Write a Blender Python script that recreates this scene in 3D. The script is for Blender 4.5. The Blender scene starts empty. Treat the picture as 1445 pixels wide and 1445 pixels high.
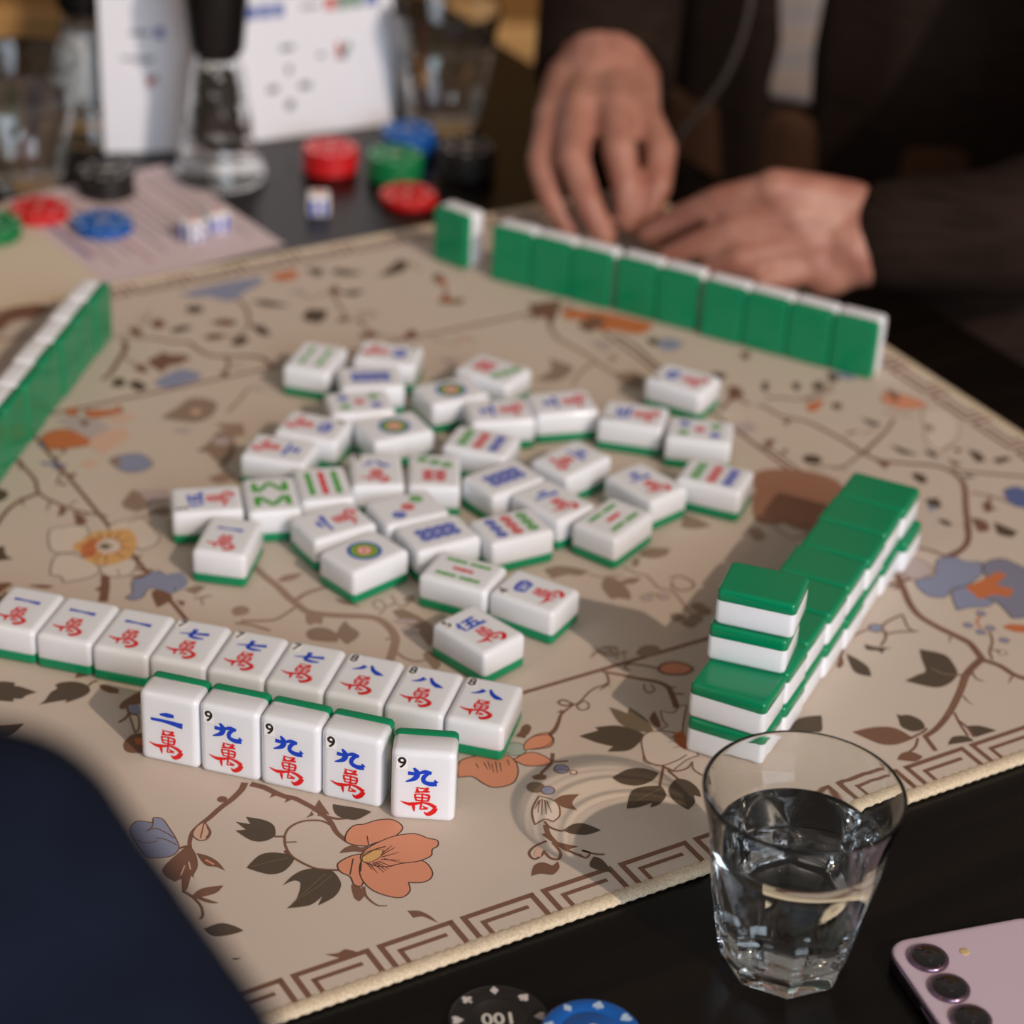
import bpy, bmesh, math, random
from mathutils import Vector, Matrix
from mathutils.geometry import tessellate_polygon
random.seed(7)
PI = math.pi
sc = bpy.context.scene
COL = sc.collection

# ---------------------------------------------------------------- camera, world, lights, exposure
cam_d = bpy.data.cameras.new('camera'); cam = bpy.data.objects.new('camera', cam_d); COL.objects.link(cam)
PITCH, ROLL = math.radians(29.9855), math.radians(2.7761)
fw = Vector((0, math.cos(PITCH), -math.sin(PITCH))); up0 = Vector((0, math.sin(PITCH), math.cos(PITCH))); rt0 = Vector((1, 0, 0))
rt = rt0*math.cos(ROLL) + up0*math.sin(ROLL); up = -rt0*math.sin(ROLL) + up0*math.cos(ROLL)
m = Matrix((rt, up, -fw)).transposed().to_4x4(); m.translation = (0, 0, .62896)
cam.matrix_world = m
cam_d.sensor_width = 36; cam_d.lens = 3336.7/1445*36
cam_d.shift_x = .00276; cam_d.shift_y = .00077
cam_d.clip_start = .05; cam_d.clip_end = 50
cam_d.dof.use_dof = True; cam_d.dof.focus_distance = 1.005; cam_d.dof.aperture_fstop = 5.4
sc.camera = cam

w = bpy.data.worlds.new('room_light'); sc.world = w; w.use_nodes = True
bg = w.node_tree.nodes['Background']; bg.inputs[0].default_value = (.80, .70, .64, 1); bg.inputs[1].default_value = .23

sd = bpy.data.lights.new('sun', 'SUN'); sun = bpy.data.objects.new('sun', sd); COL.objects.link(sun)
sd.cycles.is_caustics_light = True; sd.energy = 1.7; sd.color = (1, .80, .64); sd.angle = math.radians(.7)
SAZ, SEL = math.radians(129), math.radians(35)
sun.rotation_euler = Vector((math.cos(SAZ)*math.cos(SEL), math.sin(SAZ)*math.cos(SEL), -math.sin(SEL))).to_track_quat('-Z', 'Y').to_euler()
sun.location = (2, -2, 2)

def area(name, loc, target, sx, sy, power, color):
    d = bpy.data.lights.new(name, 'AREA'); o = bpy.data.objects.new(name, d); COL.objects.link(o)
    d.shape = 'RECTANGLE'; d.size = sx; d.size_y = sy; d.energy = power; d.color = color
    o.location = loc; o.rotation_euler = (Vector(target)-Vector(loc)).to_track_quat('-Z', 'Y').to_euler(); return o
area('window_daylight', (1.25, -1.55, .95), (0, 1.1, 0), 2.0, 1.3, 46, (.76, .86, 1))

for i, (x, y) in enumerate(((1.6, .6), (-1.4, -.3), (.2, -1.3))):   # small warm lights added for orange glints in the glass, above the picture
    area('glint_lamp', (x, y, 1.45), (0, 1.2, 0), .12, .12, 1.6, (1, .72, .42))

vs = sc.view_settings
vs.view_transform = 'Standard'; vs.look = 'None'; vs.exposure = 0; vs.gamma = 1; vs.use_curve_mapping = False
sc.cycles.use_denoising = True
sc.cycles.max_bounces = 14; sc.cycles.transmission_bounces = 12; sc.cycles.glossy_bounces = 6; sc.cycles.diffuse_bounces = 4
sc.cycles.sample_clamp_indirect = 8; sc.cycles.blur_glossy = .5

# ---------------------------------------------------------------- helpers
def srgb(r, g, b):
    f = lambda c: c/12.92 if c <= .04045 else ((c+.055)/1.055)**2.4
    return (f(r/255), f(g/255), f(b/255), 1)
def mat(name, col, rough=.5, metal=0, **kw):
    M = bpy.data.materials.new(name); M.use_nodes = True; b = M.node_tree.nodes['Principled BSDF']
    b.inputs['Base Color'].default_value = col if len(col) == 4 else (*col, 1)
    b.inputs['Roughness'].default_value = rough; b.inputs['Metallic'].default_value = metal
    for k, v in kw.items(): b.inputs[k.replace('_', ' ')].default_value = v
    return M
def nodes(M): return M.node_tree.nodes, M.node_tree.links, M.node_tree.nodes['Principled BSDF']
def noise_mix(M, c1, c2, scale, coords='Object', stretch=(1, 1, 1), detail=4, lo=.35, hi=.65):
    N, L, b = nodes(M); tc = N.new('ShaderNodeTexCoord'); mp = N.new('ShaderNodeMapping'); mp.inputs['Scale'].default_value = stretch
    nz = N.new('ShaderNodeTexNoise'); nz.inputs['Scale'].default_value = scale; nz.inputs['Detail'].default_value = detail
    cr = N.new('ShaderNodeValToRGB'); cr.color_ramp.elements[0].position = lo; cr.color_ramp.elements[1].position = hi
    cr.color_ramp.elements[0].color = c1; cr.color_ramp.elements[1].color = c2
    L.new(tc.outputs[coords], mp.inputs[0]); L.new(mp.outputs[0], nz.inputs[0]); L.new(nz.outputs[0], cr.inputs[0]); L.new(cr.outputs[0], b.inputs['Base Color'])
    return nz
def bump(M, scale, strength, dist=.001, stretch=(1, 1, 1)):
    N, L, b = nodes(M); tc = N.new('ShaderNodeTexCoord'); mp = N.new('ShaderNodeMapping'); mp.inputs['Scale'].default_value = stretch
    nz = N.new('ShaderNodeTexNoise'); nz.inputs['Scale'].default_value = scale; nz.inputs['Detail'].default_value = 3
    bp = N.new('ShaderNodeBump'); bp.inputs['Strength'].default_value = strength; bp.inputs['Distance'].default_value = dist
    L.new(tc.outputs['Object'], mp.inputs[0]); L.new(mp.outputs[0], nz.inputs[0]); L.new(nz.outputs[0], bp.inputs['Height']); L.new(bp.outputs[0], b.inputs['Normal'])

def put(o, parent=None, label=None, cat=None, group=None, kind=None):
    COL.objects.link(o)
    if parent: o.parent = parent
    if label: o['label'] = label
    if cat: o['category'] = cat
    if group: o['group'] = group
    if kind: o['kind'] = kind
    return o
def thing(name, loc, rz, label, cat, group=None):
    o = bpy.data.objects.new(name, None); o.empty_display_size = .02; o.location = loc; o.rotation_euler = (0, 0, rz)
    return put(o, None, label, cat, group)
def mesh_of(name, bm, mats, smooth=True):
    me = bpy.data.meshes.new(name); bm.normal_update(); bm.to_mesh(me); bm.free()
    for M in (mats if isinstance(mats, (list, tuple)) else [mats]): me.materials.append(M)
    if smooth:
        for p in me.polygons: p.use_smooth = True
    return me
def obj(name, bm, mats, parent=None, smooth=True, **kw):
    me = bm if isinstance(bm, bpy.types.Mesh) else mesh_of(name, bm, mats, smooth)
    return put(bpy.data.objects.new(name, me), parent, **kw)
def loft(bm, rings, mi=0, cap0=True, cap1=True, closed=False):
    vr = [[bm.verts.new(p) for p in r] for r in rings]; n = len(vr[0])
    seq = list(range(len(vr)-1)) + ([-1] if closed else [])
    for i in seq:
        a, b = vr[i], vr[i+1]
        for j in range(n):
            f = bm.faces.new((a[j], a[(j+1) % n], b[(j+1) % n], b[j])); f.material_index = mi
    if not closed:
        if cap0: f = bm.faces.new(list(reversed(vr[0]))); f.material_index = mi
        if cap1: f = bm.faces.new(vr[-1]); f.material_index = mi
    return vr
def rrect(w, h, r, z, n=5, cx=0, cy=0):
    r = max(r, 1e-5); out = []
    for k, (sx, sy) in enumerate(((1, 1), (-1, 1), (-1, -1), (1, -1))):
        for i in range(n+1):
            a = PI/2*(k + i/n); out.append((cx + sx*(w/2-r) + r*math.cos(a), cy + sy*(h/2-r) + r*math.sin(a), z))
    return out
def circ(r, z, n=32, cx=0, cy=0, ph=0): return [(cx+r*math.cos(2*PI*i/n+ph), cy+r*math.sin(2*PI*i/n+ph), z) for i in range(n)]
def lathe(bm, prof, n=40, mi=0, cap0=True, cap1=True, cx=0, cy=0): return loft(bm, [circ(max(r, 1e-5), z, n, cx, cy) for r, z in prof], mi, cap0, cap1)
def poly(bm, pts, z, mi):
    pts = [(p[0], p[1]) for p in pts]
    tris = tessellate_polygon([[Vector((x, y, 0)) for x, y in pts]])
    vv = [bm.verts.new((x, y, z)) for x, y in pts]
    for t in tris:
        try: f = bm.faces.new([vv[i] for i in t])
        except ValueError: continue
        f.material_index = mi
        f.normal_update()
        if f.normal.z < 0: f.normal_flip()
def spline(pts, k=4, closed=False):
    n = len(pts)
    if n < 3: 
        return [tuple(p) for p in pts]
    out = []
    rng = range(n) if closed else range(n-1)
    for i in rng:
        if closed: p0, p1, p2, p3 = pts[i-1], pts[i], pts[(i+1) % n], pts[(i+2) % n]
        else: p0, p1, p2, p3 = pts[max(i-1, 0)], pts[i], pts[i+1], pts[min(i+2, n-1)]
        for s in range(k):
            t = s/k; out.append(tuple(.5*(2*b + (c-a)*t + (2*a-5*b+4*c-d)*t*t + (3*b-a-3*c+d)*t*t*t) for a, b, c, d in zip(p0, p1, p2, p3)))
    if not closed: out.append(tuple(pts[-1]))
    return out
def petal(pts, k=4):    # closed outline: smooth sides, sharp tips kept
    n = len(pts); tg = []
    for i in range(n):
        a, b, c = pts[i-1], pts[i], pts[(i+1) % n]; u_ = Vector((b[0]-a[0], b[1]-a[1])); v_ = Vector((c[0]-b[0], c[1]-b[1]))
        s_ = 0 if (u_.length < 1e-6 or v_.length < 1e-6 or u_.angle(v_) > 1.35) else 1
        tg.append(((c[0]-a[0])*.5*s_, (c[1]-a[1])*.5*s_))
    out = []
    for i in range(n):
        j = (i+1) % n; p, q = pts[i], pts[j]; L_ = math.hypot(q[0]-p[0], q[1]-p[1])
        def cl(m_):
            l = math.hypot(*m_); return (m_[0]*min(1, 1.3*L_/l), m_[1]*min(1, 1.3*L_/l)) if l > 0 else (0, 0)
        m0, m1 = cl(tg[i]), cl(tg[j])
        for e in range(k):
            x = e/k; h00, h10, h01, h11 = 2*x**3-3*x*x+1, x**3-2*x*x+x, -2*x**3+3*x*x, x**3-x*x
            out.append((h00*p[0]+h10*m0[0]+h01*q[0]+h11*m1[0], h00*p[1]+h10*m0[1]+h01*q[1]+h11*m1[1]))
    return out
def ribbon(bm, pts, w0, w1, z, mi, closed=False, prof=None):
    n = len(pts)
    if n < 2: return
    L, R = [], []
    for i, p in enumerate(pts):
        a = pts[i-1] if (i > 0 or closed) else p; b = pts[(i+1) % n] if (i < n-1 or closed) else p
        dx, dy = b[0]-a[0], b[1]-a[1]; l = math.hypot(dx, dy) or 1
        t = i/max(n-1, 1); wd = (prof(t) if prof else w0+(w1-w0)*t)/2
        L.append(bm.verts.new((p[0]-dy/l*wd, p[1]+dx/l*wd, z))); R.append(bm.verts.new((p[0]+dy/l*wd, p[1]-dx/l*wd, z)))
    for i in range(n if closed else n-1):
        j = (i+1) % n
        try: f = bm.faces.new((R[i], R[j], L[j], L[i]))
        except ValueError: continue
        f.material_index = mi
        f.normal_update()
        if f.normal.z < 0: f.normal_flip()
def tube(bm, pts, rad, n=8, mi=0):
    rings = []
    for i, p in enumerate(pts):
        p = Vector(p); a = Vector(pts[max(i-1, 0)]); b = Vector(pts[min(i+1, len(pts)-1)]); d = (b-a).normalized()
        s = d.cross(Vector((0, 0, 1)));
        if s.length < 1e-3: s = Vector((1, 0, 0))
        s.normalize(); t = s.cross(d); r = rad[i] if isinstance(rad, (list, tuple)) else rad
        rings.append([tuple(p + s*r*math.cos(2*PI*k/n) + t*r*math.sin(2*PI*k/n)) for k in range(n)])
    loft(bm, rings, mi)
def box(bm, x0, x1, y0, y1, z0, z1, r=0, mi=0):
    w, h, cx, cy = x1-x0, y1-y0, (x0+x1)/2, (y0+y1)/2
    if r: loft(bm, [rrect(w-2*r, h-2*r, r, z0, 3, cx, cy), rrect(w, h, r, z0+r, 3, cx, cy), rrect(w, h, r, z1-r, 3, cx, cy), rrect(w-2*r, h-2*r, r, z1, 3, cx, cy)], mi)
    else: loft(bm, [[(x0, y0, z), (x1, y0, z), (x1, y1, z), (x0, y1, z)] for z in (z0, z1)], mi)
def text_polys(s, size):
    cu = bpy.data.curves.new('lettering', 'FONT'); cu.body = s; cu.size = size; cu.align_x = 'CENTER'; cu.align_y = 'CENTER'; cu.resolution_u = 4
    o = bpy.data.objects.new('lettering', cu); COL.objects.link(o)
    dg = bpy.context.evaluated_depsgraph_get(); me = bpy.data.meshes.new_from_object(o.evaluated_get(dg))
    V = [tuple(v.co) for v in me.vertices]; Fc = [tuple(p.vertices) for p in me.polygons]
    bpy.data.objects.remove(o); bpy.data.curves.remove(cu); bpy.data.meshes.remove(me)
    return V, Fc
def add_text(bm, s, size, x, y, z, mi, rot=0, bold=0):
    V, Fc = text_polys(s, size); c, sn = math.cos(rot), math.sin(rot)
    offs = [(0, 0)] if not bold else [(-bold, 0), (bold, 0), (0, bold), (0, -bold)]
    for k, (ox, oy) in enumerate(offs):
        vv = [bm.verts.new((x+(p[0]+ox)*c-(p[1]+oy)*sn, y+(p[0]+ox)*sn+(p[1]+oy)*c, z+k*2e-6)) for p in V]
        for f in Fc:
            try: g = bm.faces.new([vv[i] for i in f]); g.material_index = mi
            except ValueError: continue
            g.normal_update()
            if g.normal.z < 0: g.normal_flip()

# the mat's own frame: u along its lower edge, v towards its far edge
TH = .54948979; E1 = (math.cos(TH), math.sin(TH)); E2 = (-math.sin(TH), math.cos(TH)); U0, V0 = .2278, .6334
def uv(u, v): return (u*E1[0]+v*E2[0], u*E1[1]+v*E2[1])
TZ = -.0035   # table top below the mat's surface

# ---------------------------------------------------------------- structure: floor, far wall
FLZ = -.755
Mfloor = mat('floor_boards', srgb(40, 30, 20), .6); noise_mix(Mfloor, srgb(30, 22, 14), srgb(50, 37, 24), 6, stretch=(1, .12, 1))
bm = bmesh.new(); box(bm, -3.5, 3.5, -2.2, 4.6, FLZ-.05, FLZ); obj('floor', bm, Mfloor, smooth=False, kind='structure')
Mwall = mat('wall_paint', srgb(150, 118, 74), .8); noise_mix(Mwall, srgb(138, 106, 64), srgb(158, 126, 80), 4)
bm = bmesh.new(); box(bm, -3.5, 3.5, 4.6, 4.7, FLZ-.05, 2.2); obj('wall_far', bm, Mwall, smooth=False, kind='structure')

# ---------------------------------------------------------------- table
Mtab = mat('dark_wood', srgb(22, 17, 13), .26); noise_mix(Mtab, srgb(10, 8, 6), srgb(28, 20, 14), 60, stretch=(.06, 1, 1), detail=8, lo=.4, hi=.75)
Mtab.node_tree.nodes['Principled BSDF'].inputs['Specular IOR Level'].default_value = .24; bump(Mtab, 400, .08, .0004, (.05, 1, 1))
tc_ = uv(.5125, 1.025)
tbl = thing('cafe_table', (tc_[0], tc_[1], FLZ), TH, 'dark brown wooden table carrying the mat, the tiles and the glasses', 'table')
bm = bmesh.new(); h0 = TZ-FLZ
loft(bm, [rrect(.865, 1.39, .012, h0-.032), rrect(.875, 1.40, .015, h0-.028), rrect(.875, 1.40, .015, h0-.002), rrect(.871, 1.396, .013, h0)])
obj('table_top', bm, Mtab, tbl, smooth=False).cycles.is_caustics_receiver = True
bm = bmesh.new(); box(bm, -.05, .05, -.35, .35, .02, h0-.032, .01); obj('pedestal', bm, Mtab, tbl, smooth=False)
bm = bmesh.new(); box(bm, -.28, .28, -.5, .5, 0, .025, .008); obj('foot_plate', bm, Mtab, tbl, smooth=False)

# bench behind the table
Mben = mat('ochre_wood', srgb(170, 130, 72), .45); noise_mix(Mben, srgb(112, 80, 40), srgb(156, 116, 62), 5, stretch=(.2, 2, 2))
Mben_lit = mat('ochre_wood_lit', srgb(205, 165, 110), .45); noise_mix(Mben_lit, srgb(196, 152, 96), srgb(216, 176, 122), 8, stretch=(.2, 2, 2))  # lighter copy of the bench wood: light on the front edge painted in
bt = thing('wooden_bench', (-.3, 3.0, FLZ), math.radians(2), 'ochre wooden bench with a front edge painted as if lit beyond the table', 'bench')
bm = bmesh.new(); box(bm, -1.5, 1.2, -.20, .34, .42, .455); obj('seat', bm, Mben, bt, smooth=False)
bm = bmesh.new(); box(bm, -1.5, 1.2, -.232, -.202, .415, .457, .004); obj('front_edge', bm, Mben_lit, bt, smooth=False, label='front edge painted as if lit')
bm = bmesh.new(); box(bm, -1.5, 1.2, .34, .38, .42, .95, .01); obj('backrest', bm, Mben, bt, smooth=False)
for x in (-1.35, -.55, .35, 1.05):
    bm = bmesh.new(); box(bm, x, x+.07, -.17, .30, 0, .42); obj('leg', bm, Mben, bt, smooth=False)


# ---------------------------------------------------------------- mat
MATCOL = {
 'base': srgb(203, 188, 174), 'b': srgb(122, 86, 66), 'k': srgb(84, 70, 55), 'g': srgb(118, 102, 80), 'd': srgb(70, 50, 42), 'o': srgb(216, 144, 112), 'p': srgb(212, 174, 152),
 's': srgb(138, 144, 170), 't': srgb(168, 176, 164), 'c': srgb(212, 198, 184), 'f': srgb(158, 132, 114), 'e': srgb(146, 124, 106), 'm': srgb(184, 168, 166), 'y': srgb(214, 166, 104),
 'q': srgb(196, 112, 66), 'q2': srgb(156, 112, 90), 'r': srgb(128, 128, 148), 'u': srgb(92, 104, 152), 'h': srgb(150, 112, 90)}
MK = list(MATCOL)
def mat_fabric(k):
    M = mat('mat_print_'+k, MATCOL[k], .75)
    bump(M, 900, .18, .0006); return M
MM = [mat_fabric(k) for k in MK]
FILLS = [('b',((105.4,134.8),(104.9,136.2),(103.6,137),(102.1,136.7),(101.1,135.5),(101.1,134),(102.1,132.9),(103.6,132.6),(104.9,133.4)),None,0.5),
 ('p',((81.8,117.8),(85.5,122.1),(89.8,123.7),(89.7,118.3),(88.9,115),(85.6,112.1),(82.5,113.2)),'b',0.7),
 ('s',((59.2,132.4),(63.7,137),(67.4,135.1),(69.8,133.1),(71.5,136.1),(74.6,133.8),(74.7,124.5),(74.4,118.5),(72.9,111.8),(67.9,108.4),(60.8,110.6),(58.4,113.3),(58.3,123.8)),'b',0.6),
 ('b',((77.6,112.4),(77.8,105.6),(75.3,97.3),(71.1,92.2),(71.2,89.9),(70.1,92.6),(65.1,85.1),(62.8,84.6),(66,92.6),(62.7,92.1),(60.6,97.5),(61.9,102.7),(69.3,107.7),(73.5,110)),None,0.5),
 ('b',((78.2,105.4),(81.8,101.3),(83.8,95.9),(84.1,89.1),(81.8,93.2),(78.8,95.5),(77.9,99.6)),None,0.5),
 ('b',((65.6,80.6),(71,82.9),(79.5,80.7),(74.8,77.6),(68.4,78),(73.2,71.1),(69.4,73.3),(65.3,79.8)),None,0.5),
 ('k',((61.4,59.1),(68.4,59.4),(72.7,55.4),(75,50.8),(69.8,50.8),(63.1,53.2)),None,0.5),
 ('k',((63.9,37.7),(67.4,36.1),(64.9,36.1)),None,0.5),
 ('b',((125.6,130.7),(122.3,126.7),(120.2,126.2),(125.6,126.7)),None,0.5),
 ('b',((129.8,124.5),(126.3,120.3),(130.5,121)),None,0.5),
 ('b',((140.6,115.5),(134.4,109.6),(140,103.6)),None,0.5),
 ('b',((134,109.8),(132.7,108.1),(129.7,106.2),(133.9,106.7)),None,0.5),
 ('k',((144.5,109.9),(154.7,100.8),(157,97.3),(151.1,95.6),(147.4,95.8),(143.1,100.4),(142.7,105.3)),None,0.5),
 ('k',((101.8,117.6),(106.7,113.1),(107.2,118.7),(112.9,113.5),(115.2,108.5),(114.1,103.7),(111.9,100.6),(106.5,99.9),(102.1,103.2),(99.2,112),(103.4,110.6)),None,0.5),
 ('k',((92.8,86.9),(100.5,91.8),(106.3,91.5),(111.7,87.5),(113.4,84),(110.7,80.7),(105.2,77.6),(100.1,78.3),(96.3,81.9)),None,0.5),
 ('k',((101.3,69.5),(107.7,73.4),(113.8,74.7),(119.7,72.8),(123.7,68.9),(124,62.2),(122.1,57.4),(116.7,53),(108.6,51.2),(113.3,56.2),(105.9,52.9),(96.5,55.5),(102.5,58.9),(108.4,67.3),(106.7,70.3)),None,0.5),
 ('b',((126.6,56.5),(129,56.7),(129.4,49.3),(124.9,45.9),(124,48.6)),None,0.5),
 ('b',((97.8,22.8),(102.6,21),(106.4,21.7),(109.8,18),(105.4,17.9),(102.1,18.2)),None,0.5),
 ('o',((137.9,84.8),(141.6,89.8),(146.3,92.2),(150.4,91),(155.9,91.1),(161.9,88.9),(164.2,84.3),(163,80.2),(156.5,77.1),(148.8,77.3),(144.1,77.2),(139.1,81)),'d',0.6),
 ('o',((128,71.9),(134.8,74),(139.5,73.4),(137.3,68.4),(134.5,63.7),(133.1,57.9),(130,54.1),(127.8,56.4),(128.7,61.9),(126.6,66.6)),'d',0.6),
 ('o',((137.8,69.4),(142.2,65.9),(149.6,60.9),(160.3,57.9),(161.2,50.1),(158.3,45.6),(153.7,44.9),(148.6,47.5),(146.5,42.1),(141,40.2),(135.4,45.4),(132.5,51.6),(132.4,58.8),(134.6,64.9)),'d',0.6),
 ('o',((137.8,69.4),(142,74.6),(149.4,77),(158.4,77.7),(166.5,75.2),(170,70),(172.9,66.9),(171.3,63.4),(168,62.3),(165.4,58.7),(158.8,58),(152.1,59.9),(143.7,61.5)),'d',0.6),
 ('y',((138.3,69.7),(141.2,73.1),(145.9,73.2),(149.3,71.5),(146.3,68.1),(141.8,66.7),(138.5,67.8)),'d',0.4),
 ('b',((135.1,80),(139.5,80.2),(141.8,77.2),(145.6,77.1),(141.1,74.4),(137.5,76.3),(131.8,77.9)),None,0.5),
 ('o',((202.8,102.1),(209,112.2),(217.9,112.7),(228.1,109.2),(231.8,103.2),(229.6,95.1),(224.4,88.7),(219.4,87.1),(213.3,88.6),(210.7,92.9),(208.7,99.9)),'d',0.6),
 ('o',((231.4,102.5),(238.7,104.5),(243.6,102.2),(246.3,95),(243,92.5),(234.7,95.9),(232.2,100.4)),'d',0.6),
 ('o',((240.3,109),(248.6,114.2),(255.8,114),(256.3,108.6),(251.9,104),(245.1,104.9),(240.4,107.3)),'d',0.6),
 ('b',((241.4,117.9),(247.7,121.6),(249,119.2),(244.6,114.5)),None,0.5),
 ('t',((241.4,109.3),(240.2,112.5),(237.2,114.2),(233.9,113.6),(231.7,111),(231.7,107.5),(233.9,104.9),(237.3,104.4),(240.3,106.1)),'d',0.4),
 ('b',((232.5,87.9),(236.2,88.1),(238.8,85.5),(236.5,83.4),(232.6,85.4)),None,0.5),
 ('s',((250.5,86.7),(249.7,88.8),(247.8,90),(245.5,89.5),(244.1,87.8),(244.1,85.5),(245.6,83.8),(247.8,83.5),(249.8,84.6)),'b',0.7),
 ('c',((252.4,82.2),(252,83.2),(251.1,83.8),(250,83.6),(249.3,82.7),(249.3,81.6),(250,80.8),(251.1,80.6),(252,81.2)),'b',0.6),
 ('g',((233.8,80.2),(232.9,82.6),(230.6,83.9),(228.1,83.5),(226.4,81.5),(226.4,78.9),(228.1,76.9),(230.7,76.5),(232.9,77.8)),'b',0.6),
 ('s',((236.6,75.9),(235.9,77.8),(234.1,78.9),(232.1,78.5),(230.8,76.9),(230.8,74.8),(232.1,73.3),(234.2,73),(235.9,74)),'b',0.7),
 ('c',((227.9,74),(222.7,69.5),(218.9,64.8),(215.9,57.2),(221.7,58.6),(223.8,55.5),(228.7,57.7),(232.3,64.6),(231.4,69.8)),'b',0.8),
 ('b',((232.7,68.7),(237.9,69.7),(244.7,67.1),(238.6,63.3),(237.8,57.6),(233.1,62.6)),None,0.5),
 ('k',((224.8,48.1),(230.4,49.9),(235.4,48.2),(239.5,40.9),(232.8,40.9),(227.3,44)),None,0.5),
 ('b',((218.6,42),(224.6,35.6),(218.8,35.8)),None,0.5),
 ('b',((215,49.9),(217.6,50.2),(216.4,43.2)),None,0.5),
 ('p',((207.2,41.8),(211.2,42.7),(206.7,36.8),(204.4,38.7)),None,0.5),
 ('b',((196.6,27.6),(201.1,33),(205.6,33.3),(208.1,29.4),(211.7,30.8),(210,26.9),(205.1,24.3),(201,27.1)),None,0.5),
 ('k',((222.1,22.2),(227.1,26.8),(229.2,23.1),(228.5,14.2),(224.9,17.1)),None,0.5),
 ('b',((139.6,31.4),(143.9,29.2),(146.4,24.4),(147.2,19.1),(145.6,22),(143.4,25.5),(139.7,26.4),(139.8,29.2)),None,0.5),
 ('o',((239.5,106.9),(242.6,111.3),(249,114.1),(255.7,112.1),(255.2,107.6),(248.7,104.9)),'d',0.5),
 ('b',((244.1,118.3),(247.9,123),(251.1,123.9),(251.8,121),(247.2,116.4)),None,0.5),
 ('b',((268,125.6),(271.4,126.5),(271.6,123.7)),None,0.5),
 ('b',((295,131.8),(302.3,136.5),(302.1,130.1),(301.8,133.9)),None,0.5),
 ('o',((331,135.2),(336.5,137.6),(342.2,135.9),(345.6,130.8),(345.6,127.4),(340.5,125.7),(334.6,127.8),(331,130.9)),'b',1.4),
 ('e',((328.2,150.9),(334.3,155.1),(340.2,153.6),(341.3,149.2),(336.3,145.9),(331.1,146.6)),None,0.5),
 ('g',((292.5,118.3),(295.6,113.8),(297.3,110),(300.9,114.1),(302.4,107.4),(302.7,101.1),(300.8,93.3),(296.7,93.6),(291.7,99.2),(290,106.6)),None,0.5),
 ('k',((267.8,105),(278.1,104.7),(277.8,107.4),(287.5,104.3),(293.3,97.4),(295.6,91.5),(286.8,86.5),(280.7,85.3),(272.9,88.8),(277.4,90.9),(272.2,97)),None,0.5),
 ('b',((304.3,102),(309.7,106.1),(307.6,98.6),(304.9,93.3),(303.2,95.6)),None,0.5),
 ('c',((295.4,91.6),(302.8,91.4),(308.1,87.9),(310.4,83.2),(315.7,91),(326.2,103.5),(322,103.8),(316.7,100.8),(312.4,105.1),(309.2,97.8),(308.2,93)),'b',0.7),
 ('c',((291.7,89.2),(297.3,92.9),(302.8,91.4),(308.5,86.8),(310.2,76.4),(308.3,67.2),(301.8,67.1),(291.6,63),(289.5,67.9),(284,74),(286.7,79.8)),'b',0.7),
 ('q',((306.8,85.9),(313,87.1),(309.4,76.8),(305.2,73.8),(304.6,79.3)),None,0.5),
 ('k',((264.3,71.1),(274,73.1),(280.7,70.5),(284.9,64.5),(279.3,61),(271.2,60.7),(265.5,65.5)),None,0.5),
 ('k',((257.8,48.9),(266.5,58.5),(274.1,58.7),(280.5,55.8),(278.8,49.1),(272.6,45),(267.6,44.7),(270.1,47.4),(263,47.2)),None,0.5),
 ('k',((282.6,52.8),(289.5,57),(293.6,53.3),(294.1,46.2),(291.8,40.9),(289.7,43.5),(287,38.5),(281.4,35.6),(279.8,42.1),(279.9,46.9)),None,0.5),
 ('b',((478.6,143),(485.9,145.8),(484.1,140.3)),None,0.5),
 ('k',((455.8,91.9),(463.9,82.6),(462.1,72.9),(458.1,65.8),(449.1,61.5),(440.9,62.4),(432.1,73.1),(440.9,74.4),(446.5,75.4),(451.1,84.1)),None,0.5),
 ('b',((383,50.4),(394.5,49),(403.1,43.8),(405.4,33.5),(395.9,33.1),(389.3,36.4),(385.7,43.5)),None,0.5),
 ('k',((410.7,52.7),(412.1,50.8),(415.6,49.4),(417.9,43.4),(415.3,37.7),(408.8,37.9),(406.4,43.5),(408.6,48.1)),None,0.5),
 ('k',((356.4,64.7),(367.4,70.6),(378.1,67.8),(375.1,63.2),(368.8,57.2)),None,0.5),
 ('k',((434,30),(440,27.3),(444.6,20.8),(432.5,21.1)),None,0.5),
 ('k',((416.7,22.1),(422.7,26),(428.8,23.8),(429.6,19.1)),None,0.5),
 ('b',((388.3,23.6),(392.8,26.4),(397.9,25.6),(400.3,20.1),(394.7,18.7)),None,0.5),
 ('s',((494.4,143.7),(507.4,143.8),(517.7,155),(527.8,154.5),(531.1,147.3),(538.2,143.9),(530.9,134.4),(516.8,128.4),(507,129),(498.2,124.5),(491.2,130.1)),'d',0.5),
 ('s',((504,126.3),(513.7,127.8),(520.1,121.5),(521.8,111.2),(512.3,107.6),(503.5,110.9),(495.8,111.6)),'d',0.5),
 ('r',((536.5,140.3),(549.1,141.8),(553.3,134.3),(554.7,120.5),(547.2,102.9),(529.1,91.1),(516.2,93.3),(519.3,108.3),(517.1,115.6),(527.3,125.4)),'d',0.6),
 ('q',((514.6,127.4),(524.8,128.7),(539.6,132.2),(541.7,126.9),(529.7,122.1),(535.4,115),(528.5,110),(522.5,115.1),(513,114.5),(513.6,121.5)),None,0.5),
 ('s',((494.1,98.3),(493.6,99.8),(492.2,100.6),(490.6,100.3),(489.6,99.1),(489.6,97.5),(490.7,96.3),(492.2,96),(493.6,96.8)),'b',0.5),
 ('s',((495.8,90.5),(495.3,92),(493.9,92.8),(492.3,92.5),(491.3,91.3),(491.3,89.7),(492.4,88.5),(493.9,88.2),(495.3,89)),'b',0.5),
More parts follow.
